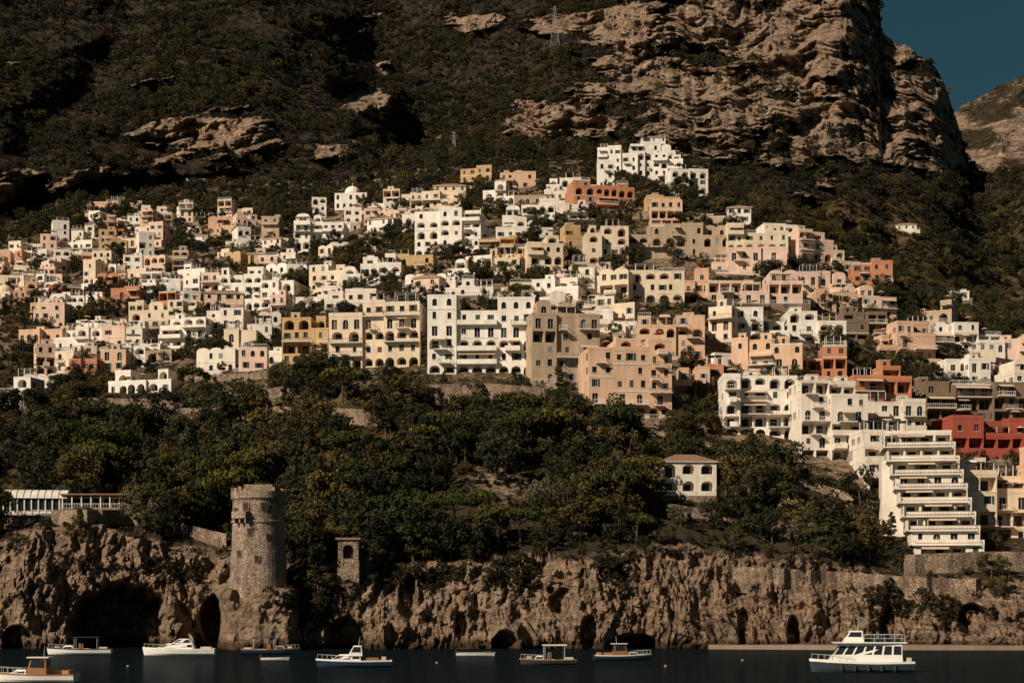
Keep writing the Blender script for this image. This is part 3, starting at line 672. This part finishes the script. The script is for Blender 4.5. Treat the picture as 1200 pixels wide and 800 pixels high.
def restaurant():
    p=world(40,604); s=p.y/F; W=72*s; mb=MB(); D=8; k=10; H=3.4
    n=9
    for i in range(n):
        a=-W/2+W*i/n; b=a+W/n
        mb.box(a,a+.25,0,.3,0,H,tr); mb.add([(a+.25,.25,.9),(b,.25,.9),(b,.25,H),(a+.25,.25,H)],gl); mb.box(a+.25,b,.1,.3,0,.9,wa)
    pr=[(-.3+ (D+.6)*.5*(1-math.cos(math.pi*t/k)),H+1.9*math.sin(math.pi*t/k)) for t in range(k+1)]
    for q,r in zip(pr[:-1],pr[1:]): mb.add([(-W/2-.3,q[0],q[1]),(W/2+.3,q[0],q[1]),(W/2+.3,r[0],r[1]),(-W/2-.3,r[0],r[1])],tr)
    for xx in(-W/2,W/2): mb.add([(xx,q,z) for q,z in pr],wa); mb.add([(xx,.3,0),(xx,D,0),(xx,D,H),(xx,.3,H)],wa)
    for i in range(1,n): 
        xx=-W/2+W*i/n
        for q,r in zip(pr[:-1],pr[1:]): mb.add([(xx-.06,q[0],q[1]+.06),(xx+.06,q[0],q[1]+.06),(xx+.06,r[0],r[1]+.06),(xx-.06,r[0],r[1]+.06)],rl)
    mb.box(-W/2-1,W/2+1,-2.5,D,-6,-.01,sn); railing(mb,-W/2-1,W/2+1,-2.5,0,0,1,'white')
    mb.obj('restaurant_pavilion',mats_for('W',random.Random(1)),p,.12); mark(p.x,p.y,W,D,.12,1,6)
    p=world(112,596); W=78*s; mb=MB()
    for i in range(8):
        a=-W/2+W*i/7; mb.box(a-.1,a+.1,0,.2,0,2.7,tr)
    mb.box(-W/2-.4,W/2+.4,-.5,6,2.7,2.95,ti); mb.box(-W/2,W/2,4,7,0,2.69,wa)
    for i in range(6): mb.box(-W/2+1+i*W/6.3,-W/2+2.6+i*W/6.3,3.95,4.1,.4,2.3,gl)
    mb.box(-W/2-.3,W/2+.3,-1,7,-6,-.01,sn); railing(mb,-W/2,W/2,-.9,0,0,1,'white')
    mb.obj('restaurant_terrace',mats_for('C',random.Random(2)),p,.0); mark(p.x,p.y,W,7,0,1,6)
restaurant()
def pylon(u,v0,v1,name='lattice_pylon'):
    p=world(u,v1); H=(v1-v0)*p.y/F; mb=MB(); w=H*.11
    c=[(-1,-1),(1,-1),(1,1),(-1,1)]; n=7; r=.14
    for i in range(n):
        a=1-i/n*.88; b=1-(i+1)/n*.88; z0=H*i/n;z1=H*(i+1)/n
        for k in range(4):
            p0=(c[k][0]*w*a,c[k][1]*w*a,z0);p1=(c[k][0]*w*b,c[k][1]*w*b,z1);q=c[(k+1)%4];p2=(q[0]*w*b,q[1]*w*b,z1);p3=(q[0]*w*a,q[1]*w*a,z0)
            mb.tube(p0,p1,r,r,0,4); mb.tube(p0,p2,r*.6,r*.6,0,4); mb.tube(p3,p1,r*.6,r*.6,0,4); mb.tube(p1,p2,r*.6,r*.6,0,4)
    for z,l in((.7,.16),(.82,.14),(.94,.1)): mb.tube((-H*l,0,H*z),(H*l,0,H*z),r,r,0,4)
    p.z-=1; mb.obj(name,[plain('galvanised_steel',(0.28,0.26,0.24))],p)
pylon(650,6,56); pylon(532,152,180)
# ---------------------------------------------------------------- foliage
def leaf_mat(name,dark,light):
    m,nt,b=newmat(name); at=N(nt,'ShaderNodeAttribute',attribute_name='tone'); oi=N(nt,'ShaderNodeObjectInfo')
    c=mix(nt,at.outputs['Fac'],dark,light)
    c=mix(nt,1.0,c,ramp(nt,oi.outputs['Random'],[(0,(0.35,0.4,0.45)),(.5,(0.75,0.78,0.75)),(.85,(1.2,1.05,.8)),(1,(2.0,1.5,1.05))]),'MULTIPLY')
    nt.links.new(c,b.inputs['Base Color']); b.inputs['Roughness'].default_value=.75; b.inputs['Specular IOR Level'].default_value=.12; return m
ML={'oak':leaf_mat('oak_foliage',(0.015,0.017,0.008),(0.086,0.074,0.030)),'pine':leaf_mat('pine_foliage',(0.018,0.023,0.008),(0.095,0.096,0.026)),
 'olive':leaf_mat('olive_foliage',(0.035,0.038,0.024),(0.14,0.125,0.08)),'bush':leaf_mat('scrub_foliage',(0.014,0.014,0.008),(0.054,0.043,0.021))}
M_bark=plain('bark',(0.11,0.075,0.05),var=.5,streak=False)
def tree_mesh(name,kind,seed,H,R,ncl,nlf,ls,crown='round'):
    r=np.random.RandomState(seed); mb=MB(); rd=random.Random(seed)
    cl=[]
    for i in range(ncl):
        while True:
            p=r.uniform(-1,1,3); d=np.linalg.norm(p)
            if .25<d<1: break
        p=p/d*(d**.45)
        if crown=='round': c=np.array([p[0]*R*(.9+.2*r.rand()),p[1]*R*.95,H*.6+p[2]*H*.38]); cr=R*r.uniform(.22,.38)
        elif crown=='umbrella': c=np.array([p[0]*R,p[1]*R,H*.85+abs(p[2])*H*.12-0.1*H*(p[0]**2+p[1]**2)]); cr=R*r.uniform(.16,.26)
        elif crown=='cypress': t=(p[2]+1)/2; w=R*math.sin(math.pi*min(1,t*.85+.12))**.7; c=np.array([p[0]*w,p[1]*w,H*.08+t*H*.9]); cr=R*r.uniform(.35,.5)
        else: c=np.array([p[0]*R,p[1]*R,abs(p[2])*H*.75]); cr=R*r.uniform(.3,.5)
        cl.append((c,cr,r.rand()))
    if crown!='bush':
        lean=(rd.uniform(-.06,.06)*H,rd.uniform(-.06,.06)*H); tz=H*(.8 if crown=='umbrella' else .55 if crown=='round' else .85)
        mid=(lean[0]*.3,lean[1]*.6,tz*.5); top=(lean[0],lean[1],tz); r0=H*.03
        mb.tube((0,0,-1.0),mid,r0,r0*.75,1,7); mb.tube(mid,top,r0*.75,r0*.35,1,7)
        if crown!='cypress':
            for c,cr,_ in cl[:9]:
                t=rd.uniform(.45,.95); s=Vector(mid).lerp(Vector(top),t) if t>.5 else Vector(mid); k=s.lerp(Vector(c),.5)+Vector((0,0,-.1*R))
                mb.tube(s,k,r0*.38,r0*.25,1,5); mb.tube(k,c,r0*.25,r0*.08,1,4)
    nb=len(mb.v); tones=[0.0]*nb
    V_=[];Fc=[];T_=[]
    for c,cr,tn in cl:
        d=r.normal(size=(nlf,3)); d/=np.linalg.norm(d,axis=1)[:,None]; rad=cr*r.uniform(.55,1.08,(nlf,1)); pos=c+d*rad*np.array([1,1,.78])
        n=d+r.normal(size=(nlf,3))*.55; n/=np.linalg.norm(n,axis=1)[:,None]
        a=np.cross(n,r.normal(size=(nlf,3))); a/=np.linalg.norm(a,axis=1)[:,None]; b=np.cross(n,a)
        s=ls*r.uniform(.6,1.3,(nlf,1))
        q=np.stack([pos-a*s,pos-b*s*.6,pos+a*s,pos+b*s*.6],1).reshape(-1,3)
        k=nb+len(T_); V_.append(q); Fc+= [(k+4*i,k+4*i+1,k+4*i+2,k+4*i+3) for i in range(nlf)]
        tt=np.clip(tn*.7+r.uniform(0,.35,nlf),0,1); T_+=list(np.repeat(tt,4))
    me=bpy.data.meshes.new(name); me.from_pydata(mb.v+[tuple(x) for x in np.concatenate(V_)],[],mb.f+Fc)
    me.materials.append(ML[kind]); me.materials.append(M_bark)
    me.polygons.foreach_set('material_index',np.array(mb.m+[0]*len(Fc),dtype=np.int32))
    at=me.attributes.new('tone','FLOAT','POINT'); at.data.foreach_set('value',np.array(tones+T_,dtype=np.float32)); me.update(); return me
def proto_coll(name,meshes):
    c=bpy.data.collections.new(name)
    for i,m in enumerate(meshes): c.objects.link(bpy.data.objects.new('%c_%s'%(97+i,m.name),m))
    return c
oaks=[tree_mesh('oak_tree','oak',s,7.5,3.0+.3*s,24,56,.27) for s in range(4)]
olives=[tree_mesh('olive_tree','olive',20+s,5.2,2.6,20,46,.2) for s in range(2)]
pines=[tree_mesh('stone_pine','pine',30+s,9.0,4.6,46,60,.26,'umbrella') for s in range(2)]
cyps=[tree_mesh('cypress_tree','oak',40,9,1.1,34,45,.2,'cypress')]
bushes=[tree_mesh('scrub_bush','bush',50+s,2.6,1.7,8,22,.33,'bush') for s in range(4)]
C_forest=proto_coll('forest_tree_kinds',oaks+olives+pines[:1]+cyps); C_bush=proto_coll('scrub_kinds',bushes)
def gn_scatter(name,pts,scl,idx,coll,seed=0):
    r=np.random.RandomState(seed); n=len(pts)
    me=bpy.data.meshes.new(name); me.vertices.add(n); me.vertices.foreach_set('co',np.asarray(pts,dtype=np.float32).reshape(-1))
    a=me.attributes.new('scl','FLOAT_VECTOR','POINT'); sc=np.asarray(scl)[:,None]*r.uniform(.82,1.2,(n,3)); a.data.foreach_set('vector',sc.astype(np.float32).reshape(-1))
    a=me.attributes.new('rot','FLOAT_VECTOR','POINT'); ro=np.zeros((n,3)); ro[:,2]=r.uniform(0,6.28,n); ro[:,:2]=r.normal(0,.07,(n,2)); a.data.foreach_set('vector',ro.astype(np.float32).reshape(-1))
    a=me.attributes.new('idx','INT','POINT'); a.data.foreach_set('value',np.asarray(idx,dtype=np.int32))
    o=bpy.data.objects.new(name,me); coll_link(o)
    g=bpy.data.node_groups.new(name+'_scatter','GeometryNodeTree')
    g.interface.new_socket('Geometry',in_out='INPUT',socket_type='NodeSocketGeometry'); g.interface.new_socket('Geometry',in_out='OUTPUT',socket_type='NodeSocketGeometry')
    gi=g.nodes.new('NodeGroupInput'); go=g.nodes.new('NodeGroupOutput'); ip=g.nodes.new('GeometryNodeInstanceOnPoints'); ci=g.nodes.new('GeometryNodeCollectionInfo')
    ci.inputs['Collection'].default_value=coll; ci.inputs['Separate Children'].default_value=True; ci.inputs['Reset Children'].default_value=True
    def na(nm,t):
        x=g.nodes.new('GeometryNodeInputNamedAttribute'); x.data_type=t; x.inputs['Name'].default_value=nm; return [s for s in x.outputs if s.enabled][0]
    L=g.links.new
    L(gi.outputs[0],ip.inputs['Points']); L(ci.outputs[0],ip.inputs['Instance']); ip.inputs['Pick Instance'].default_value=True
    L(na('idx','INT'),ip.inputs['Instance Index']); L(na('rot','FLOAT_VECTOR'),ip.inputs['Rotation']); L(na('scl','FLOAT_VECTOR'),ip.inputs['Scale'])
    L(ip.outputs[0],go.inputs[0])
    md=o.modifiers.new('scatter','NODES'); md.node_group=g; return o
Pc=P0; ar=np.abs((Pc[1:,1:,0]-Pc[1:,:-1,0]))*np.abs(Pc[1:,1:,1]-Pc[:-1,1:,1])+0.02
vis=np.abs((Pc[1:,1:,0]-Pc[1:,:-1,0]))*np.abs(Pc[1:,1:,2]-Pc[:-1,1:,2])
def sample(w,n,seed):
    r=np.random.RandomState(seed); w=w.reshape(-1); c=np.cumsum(w); k=np.searchsorted(c,r.rand(n)*c[-1]); k=np.clip(k,0,len(w)-1)
    i,j=np.divmod(k,NU-1); a=r.rand(n)[:,None]; b=r.rand(n)[:,None]
    p=Pc[i,j]*(1-a)*(1-b)+Pc[i,j+1]*a*(1-b)+Pc[i+1,j]*(1-a)*b+Pc[i+1,j+1]*a*b
    return p,U[i,j],V[i,j],i,j
Vc=V[1:,1:];Uc=U[1:,1:];V1c=V1[1:,1:];V2c=V2[1:,1:];V4c=V4[1:,1:];rkc=rock[1:,1:];mtc=mt[1:,1:]
def notocc(p):
    i=(p[:,0]+750).astype(int); j=(p[:,1]-270).astype(int); ok=(i>=0)&(i<1500)&(j>=0)&(j<900)
    o=np.zeros(len(p),bool); o[ok]=occ[i[ok],j[ok]]; return ~o
fn=fbm(X[1:,1:]/16,Z[1:,1:]/8,4,200)
clear=np.ones_like(Vc)
for a,b,c,d in ((-10,160,588,640),(150,450,486,518),(90,400,470,484),(495,652,462,500),(686,792,488,512),(762,850,578,632),(845,1025,512,550),(115,205,458,482),(250,350,640,705),(835,1150,660,704),(392,424,655,690),(330,500,430,445)):
    clear*=1-.94*((Uc>a)&(Uc<b)&(Vc>c)&(Vc<d))
kinds=[.2,.2,.19,.17,.08,.08,.08,.04]
def pick(n,p): p=np.array(p); return rs.choice(len(p),n,p=p/p.sum())
wf=(Vc<V1c-6)*(Vc>V2c-6)*(ar+vis)*np.clip(.5+fn*2.6,.02,2)*clear
wf*=1-.85*np.exp(-(((Uc-215)/60)**2+((Vc-530)/28)**2))
wf*=1-.5*sst(700,900,Uc)*sst(540,600,Vc)
p,uu,vv,_,_=sample(wf,2500,1); k=notocc(p); p=p[k];vv=vv[k];uu=uu[k]
nearb=sst(0,45,vv-np.interp(uu,A,v2)); sc=rs.uniform(.4,1.3,len(p))*(.55+.45*nearb)
p[:,2]-=.3
gn_scatter('hillside_forest',p,sc,pick(len(p),kinds),C_forest,1)
wu=((Vc<V1c+4)*(Vc>V4c-20)*(ar+vis)*np.clip(.85+fn*.6,.3,2)*(1-.55*sst(4,-10,Vc-V2c)))*(.75+.25*clear)
p,uu,vv,_,_=sample(wu,17000,2); k=notocc(p); p=p[k]
gn_scatter('undergrowth',p,rs.uniform(.18,.75,len(p)),rs.randint(0,4,len(p)),C_bush,2)
cn2=fbm(X[1:,1:]/10,Z[1:,1:]/7,3,210)
wc=(Vc>V1c)*(Vc<740)*vis*(np.clip(cn2-.12,0,1)*sst(60,0,Vc-V1c)+.5*np.exp(-(((Uc-372)/30)**2+((Vc-695)/34)**2)))
p,_,_,_,_=sample(wc,1200,3); gn_scatter('cliff_scrub',p,rs.uniform(.2,.65,len(p)),rs.randint(0,4,len(p)),C_bush,3)
wt=(Vc<V2c)*(Vc>V4c-6)*(ar+vis)*np.clip(.5+fn*2.0,.03,2)
p,uu,vv,_,_=sample(wt,4600,4); k=notocc(p); p=p[k]
gn_scatter('town_trees',p,rs.uniform(.35,.9,len(p)),pick(len(p),[.2,.2,.2,.2,.1,.1,.03,.08]),C_forest,4)
mn=fbm(X[1:,1:]/34,Z[1:,1:]/14,5,220)
wm=(Vc<V4c+6)*(ar*.4+vis)*(mtc+.25)*(1-sst(.15,.6,rkc)*.92)*np.clip(.95+mn*1.6,.12,2)
p,uu,vv,_,_=sample(wm,52000,5); k=notocc(p)&(vv<310); p=p[k]
gn_scatter('mountain_scrub',p,rs.uniform(.45,1.5,len(p))*rs.uniform(.7,1.2,len(p)),rs.randint(0,4,len(p)),C_bush,5)
wm2=wm*(mn>0.02)
p,uu,vv,_,_=sample(wm2,4500,6); k=notocc(p); p=p[k]
gn_scatter('mountain_forest',p,rs.uniform(.5,1.0,len(p)),pick(len(p),[1,1,1,1,.5,.5]),C_forest,6)
def put(mesh,name,u,v,s,dy=0):
    o=bpy.data.objects.new(name,mesh); w=world(u,v,dy); w.z-=.3; o.location=w; o.scale=(s*random.uniform(.9,1.1),)*2+(s,); o.rotation_euler=(0,0,random.uniform(0,6)); coll_link(o)
for u,v,s in ((455,640,.95),(500,632,1.0),(535,628,.95),(585,640,.9),(430,625,.8),(610,640,.8),(480,615,.8),(362,612,.7),(560,615,.8),(700,625,.8)): put(pines[random.randint(0,1)],'stone_pine',u,v,s)
for u,v,s in ((90,640,.8),(350,690,.9),(362,672,1.0),(374,700,.8),(225,612,1.0),(240,600,1.1),(205,600,.9),(385,715,.6),(385,655,.9),(348,655,1.0),(430,664,.7),(20,650,.6),(640,650,.9),(860,652,.8),(1170,700,.6),(1055,670,.7)): put(oaks[random.randint(0,3)],'oak_tree',u,v,s)
for u,v,s in ((500,432,1.0),(494,425,.9),(852,600,.7),(700,250,.7),(520,470,.8),(684,346,.9),(655,458,.8),(1045,640,.8)): put(cyps[0],'cypress_tree',u,v,s)
# ---------------------------------------------------------------- boats
BM={'white':plain('white_gelcoat',(0.80,0.75,0.68),.3,.5,streak=False,var=.9),'blue':plain('navy_hull_paint',(0.02,0.035,0.06),.3,.5,streak=False),'teal':plain('teal_hull_paint',(0.03,0.045,0.05),.35,.5,streak=False),
 'wood':plain('varnished_wood',(0.28,0.13,0.06),.4,.4),'glass':M_glass,'orange':plain('orange_canvas',(0.42,0.2,0.1)),'red':plain('antifouling_red',(0.25,0.04,0.03)),'metal':plain('steel_tube',(0.5,0.5,0.5),.3,.5),'canvas':plain('cream_canvas',(0.6,0.52,0.42)),'black':plain('black_rubber',(0.03,0.03,0.03))}
BK=list(BM); BL=[BM[k] for k in BK]; bi={k:i for i,k in enumerate(BK)}
def boat(name,u,vw,Lpx,hull,style,yaw=0,trim='wood'):
    y=CZ*F/(vw-HV); s=y/F; L=Lpx*s/max(.8,abs(math.cos(yaw))); x=(u-600)*s
    root=bpy.data.objects.new(name,None); coll_link(root); root.location=(x,y,0); root.rotation_euler=(0,0,yaw)
    B=L*.15 if style!='ferry' else L*.16; fb=L*(.085 if style!='ferry' else .10); n=18; mb=MB(); secs=[]
    def hb(t): return B*(1-max(0,(t-.45)/.55)**2.2)*(0.86+.14*min(1,t/.3))
    def shz(t): return fb*(1+.75*max(0,t-.35)**1.6+.12*(1-t)**2)
    for i in range(n+1):
        t=i/n; b=max(.02,hb(t)); z=shz(t); xx=-L/2+L*t; fl=L*.04*max(0,t-.6)
        secs.append([(xx+fl*2,b,z),(xx+fl*1.8,b*.99,z*.8),(xx+fl,b*.9,z*.25),(xx,b*.55,-.15*fb-.1),(xx,0,-.5*fb-.2)])
    for a,b in zip(secs[:-1],secs[1:]):
        for k in range(4):
            mt_=bi[trim] if k==0 and style!='rib' else bi[hull]
            if k==3: mt_=bi['red'] if hull=='white' else bi['black']
            for sg in(1,-1):
                q=[a[k],b[k],b[k+1],a[k+1]]; mb.add([(p[0],p[1]*sg,p[2]) for p in q],mt_)
        mb.add([(a[0][0],a[0][1]*.97,a[0][2]-.12),(b[0][0],b[0][1]*.97,b[0][2]-.12),(b[0][0],-b[0][1]*.97,b[0][2]-.12),(a[0][0],-a[0][1]*.97,a[0][2]-.12)],bi['white' if style!='gozzo' else 'wood'])
        for sg in(1,-1):
            mb.add([(a[0][0],sg*a[0][1],a[0][2]),(b[0][0],sg*b[0][1],b[0][2]),(b[0][0],sg*b[0][1]*.9,b[0][2]),(a[0][0],sg*a[0][1]*.9,a[0][2])],bi['white'])
            mb.add([(a[0][0],sg*a[0][1]*.9,a[0][2]),(b[0][0],sg*b[0][1]*.9,b[0][2]),(b[0][0],sg*b[0][1]*.9,b[0][2]-.12),(a[0][0],sg*a[0][1]*.9,a[0][2]-.12)],bi['white'])
    a=secs[0]; mb.add([(p[0],p[1],p[2]) for p in a]+[(p[0],-p[1],p[2]) for p in a[::-1]],bi[hull])
    mb.obj('hull',BL,parent=root)
    mb=MB(); X_=lambda t:-L/2+L*t
    def wedge(t0,t1,w,z0,z1,f0,f1,mat,band=None,tf=.85):
        b=[(X_(t0),-w,z0),(X_(t1),-w*tf,z0),(X_(t1),w*tf,z0),(X_(t0),w,z0)]
        c=[(X_(t0)+f0,-w*.9,z1),(X_(t1)-f1,-w*tf*.85,z1),(X_(t1)-f1,w*tf*.85,z1),(X_(t0)+f0,w*.9,z1)]
        for k in range(4): mb.add([b[k],b[(k+1)%4],c[(k+1)%4],c[k]],bi[mat])
        mb.add(c,bi[mat])
        if band:
            for k in range(4):
                B0=Vector(b[k]);B1=Vector(b[(k+1)%4]);C0=Vector(c[k]);C1=Vector(c[(k+1)%4]); nn=(B1-B0).cross(C0-B0).normalized()*.025
                npan=max(1,int((B1-B0).length/1.1)); 
                for j in range(npan):
                    e0=(j+.1)/npan; e1=(j+.9)/npan; q=[]
                    for e,h in((e0,band[0]),(e1,band[0]),(e1,band[1]),(e0,band[1])):
                        q.append(tuple(B0.lerp(B1,e).lerp(C0.lerp(C1,e),h)+nn))
                    mb.add(q,bi['glass'])
    zt=fb
    if style=='cabin':
        wedge(.42,.86,B*.62,zt*.95,zt+.75,.1,1.3,'white',(.3,.75),.5)
        wedge(.40,.60,B*.66,zt+.55,zt+1.75,.1,.7,'white',(.35,.88),.9)
        mb.box(X_(.08),X_(.14),-B*.7,B*.7,zt*.9,zt+.45,bi['canvas']); mb.box(X_(.18),X_(.36),-B*.35,B*.35,zt*.9,zt+.35,bi['wood'])
        mb.tube((X_(.45),0,zt+1.75),(X_(.43),0,zt+2.8),.03,.015,bi['metal'])
    elif style=='wcabin':
        wedge(.34,.60,B*.66,zt*.9,zt+1.5,.05,.45,'wood',(.45,.9),.9)
        mb.box(X_(.31),X_(.58),-B*.72,B*.72,zt+1.5,zt+1.6,bi['white']); wedge(.6,.84,B*.5,zt*.95,zt+.45,0,.8,'white',(.3,.7),.5)
        mb.box(X_(.06),X_(.12),-B*.7,B*.7,zt*.9,zt+.4,bi['orange']); mb.box(X_(.16),X_(.30),-B*.7,-B*.4,zt*.9,zt+.4,bi['orange'])
        mb.tube((X_(.4),0,zt+1.6),(X_(.39),0,zt+2.6),.03,.015,bi['metal'])
    elif style=='yacht':
        wedge(.30,.88,B*.7,zt*.95,zt+.85,.2,2.2,'white',(.35,.8),.45)
        wedge(.32,.62,B*.6,zt+.8,zt+1.55,.5,1.2,'white',(.2,.85),.8)
        mb.tube((X_(.28),-B*.6,zt),(X_(.36),-B*.55,zt+2.2),.06,.06,bi['white']); mb.tube((X_(.28),B*.6,zt),(X_(.36),B*.55,zt+2.2),.06,.06,bi['white']); mb.tube((X_(.36),-B*.55,zt+2.2),(X_(.36),B*.55,zt+2.2),.09,.09,bi['white'])
        mb.box(X_(.05),X_(.2),-B*.6,B*.6,zt*.9,zt+.35,bi['canvas'])
    elif style in('gozzo','canopy'):
        c0,c1=.22,.58; zc=zt+1.7
        for t in(c0,c1):
            for sg in(-1,1): mb.tube((X_(t),sg*B*.8,zt),(X_(t),sg*B*.7,zc),.035,.035,bi['metal'])
        k=6
        for j in range(k):
            a0=-1+2*j/k;a1=-1+2*(j+1)/k; h=lambda a:zc+.18*(1-a*a)
            mb.add([(X_(c0)-.3,a0*B*.8,h(a0)),(X_(c1)+.3,a0*B*.8,h(a0)),(X_(c1)+.3,a1*B*.8,h(a1)),(X_(c0)-.3,a1*B*.8,h(a1))],bi['canvas' if style=='canopy' else 'blue'])
        wedge(.60,.80,B*.55,zt*.9,zt+.5,.1,.6,'white',(.3,.8),.6)
        mb.box(X_(.45),X_(.52),-B*.2,B*.2,zt*.85,zt+.9,bi['wood']); mb.box(X_(.06),X_(.2),-B*.65,B*.65,zt*.85,zt+.3,bi['canvas']); mb.box(X_(.82),X_(.9),-B*.3,B*.3,zt,zt+.45,bi['canvas'])
    elif style=='dinghy':
        for t in(.3,.55,.75): mb.box(X_(t),X_(t)+.3,-hb(t)*.9,hb(t)*.9,fb*.85,fb*.97,bi['wood'])
        mb.box(X_(0)-.25,X_(0)+.1,-.15,.15,-.2,fb+.45,bi['black'])
    elif style=='ferry':
        wedge(.12,.86,B*.88,zt*.95,zt+2.0,.1,1.5,'white',(.42,.86),.62)
        mb.box(X_(.08),X_(.80),-B*.9,B*.9,zt+2.0,zt+2.12,bi['white'])
        wedge(.50,.70,B*.6,zt+2.12,zt+3.3,.1,.7,'white',(.45,.88),.85)
        for t in(.1,.2,.3,.4,.5):
            for sg in(-1,1): mb.tube((X_(t),sg*B*.82,zt+2.1),(X_(t),sg*B*.82,zt+2.9),.03,.03,bi['metal'])
        for sg in(-1,1):
            for h in(2.5,2.9): mb.tube((X_(.1),sg*B*.82,zt+h),(X_(.5),sg*B*.82,zt+h),.025,.025,bi['metal'])
        for t in(.14,.2,.26,.32,.38): mb.box(X_(t),X_(t)+.35,-B*.6,B*.6,zt+2.12,zt+2.6,bi['blue'])
        mb.tube((X_(.55),0,zt+3.3),(X_(.54),0,zt+4.8),.05,.02,bi['metal']); mb.tube((X_(.55),-.6,zt+4.2),(X_(.55),.6,zt+4.2),.03,.03,bi['metal'])
        for j in range(5):
            t=.2+j*.13; mb.tube((X_(t),-hb(t)-.02,fb*.7),(X_(t),-hb(t)-.18,fb*.15),.14,.14,bi['black'],8)
            mb.tube((X_(t),hb(t)+.02,fb*.7),(X_(t),hb(t)+.18,fb*.15),.14,.14,bi['black'],8)
        mb.box(X_(.03),X_(.08),-B*.6,B*.6,zt,zt+.5,bi['canvas'])
    if style not in('dinghy',):
        pr=None
        for i in range(7):
            t=.62+.36*i/6; nx={}
            for sg in(-1,1):
                q=(X_(t)+L*.07*max(0,t-.6),sg*hb(t)*.93,shz(t)); r=(q[0],q[1],q[2]+.5)
                mb.tube(q,r,.02,.02,bi['metal'],4)
                if pr: mb.tube(pr[sg],r,.022,.022,bi['metal'],4)
                nx[sg]=r
            pr=nx
    mb.obj('superstructure',BL,parent=root)
PI=math.pi
boat('motor_boat',94,766,72,'white','gozzo',PI+.1,'blue')
boat('motor_yacht',211,767,82,'white','yacht',PI+.05,'white')
boat('excursion_boat',42,798,96,'white','wcabin',PI-.05,'wood')
boat('wooden_fishing_boat',316,766,66,'blue','gozzo',.1,'wood')
boat('rowing_dinghy',322,773,32,'white','dinghy',.05,'white')
boat('cabin_cruiser',416,781,86,'blue','cabin',PI+.08,'white')
boat('rowing_dinghy',557,768,44,'white','dinghy',-.05,'blue')
boat('canopy_boat',643,778,64,'black','canopy',PI+.1,'wood')
boat('motor_boat',729,773,66,'blue','wcabin',.12,'white')
boat('tour_boat',1011,787,116,'teal','ferry',PI-.1,'white')
mb=MB(); 
for u,v in ((512,777),(870,774),(150,781),(780,781)):
    y=CZ*F/(v-HV); x=(u-600)/F*y
    prev=None
    for j in range(7):
        t=-math.pi/2+math.pi*j/6; ring=[(x+.18*math.cos(t)*math.cos(a*math.pi/4),y+.18*math.cos(t)*math.sin(a*math.pi/4),.08+.18*math.sin(t)) for a in range(8)]
        if prev:
            for i in range(8): mb.add([prev[i],prev[(i+1)%8],ring[(i+1)%8],ring[i]],0)
        prev=ring
mb.obj('mooring_buoys',[BM['orange']],smooth=True)
# ---------------------------------------------------------------- light, sky, camera
S=Vector((-0.64,-0.58,0.55)).normalized()
sd=bpy.data.lights.new('sun','SUN'); sd.energy=5.0; sd.angle=math.radians(.5); sd.color=(1,.875,.715)
so=bpy.data.objects.new('sun',sd); so.rotation_euler=S.to_track_quat('Z','Y').to_euler(); coll_link(so)
w=bpy.data.worlds.new('World'); scene.world=w; w.use_nodes=True; nt=w.node_tree; bg=nt.nodes['Background']
sk=nt.nodes.new('ShaderNodeTexSky'); sk.sky_type='NISHITA'; sk.sun_disc=False; sk.sun_elevation=math.asin(S.z); sk.sun_rotation=math.atan2(S.x,S.y)%(2*math.pi)
mx=nt.nodes.new('ShaderNodeMix'); mx.data_type='RGBA'; mx.blend_type='MULTIPLY'; mx.inputs[0].default_value=1; mx.inputs[7].default_value=(.19,.37,.33,1)
nt.links.new(sk.outputs[0],mx.inputs[6]); nt.links.new(mx.outputs[2],bg.inputs[0]); bg.inputs[1].default_value=.05
cd=bpy.data.cameras.new('camera'); cd.sensor_width=36; cd.lens=F/1200*36; cd.shift_y=(HV-400)/1200; cd.clip_end=20000; cd.clip_start=1
co=bpy.data.objects.new('camera',cd); co.location=(0,0,CZ); co.rotation_euler=(math.pi/2,0,0); coll_link(co); scene.camera=co
scene.view_settings.view_transform='Standard'; scene.view_settings.look='None'; scene.view_settings.exposure=0
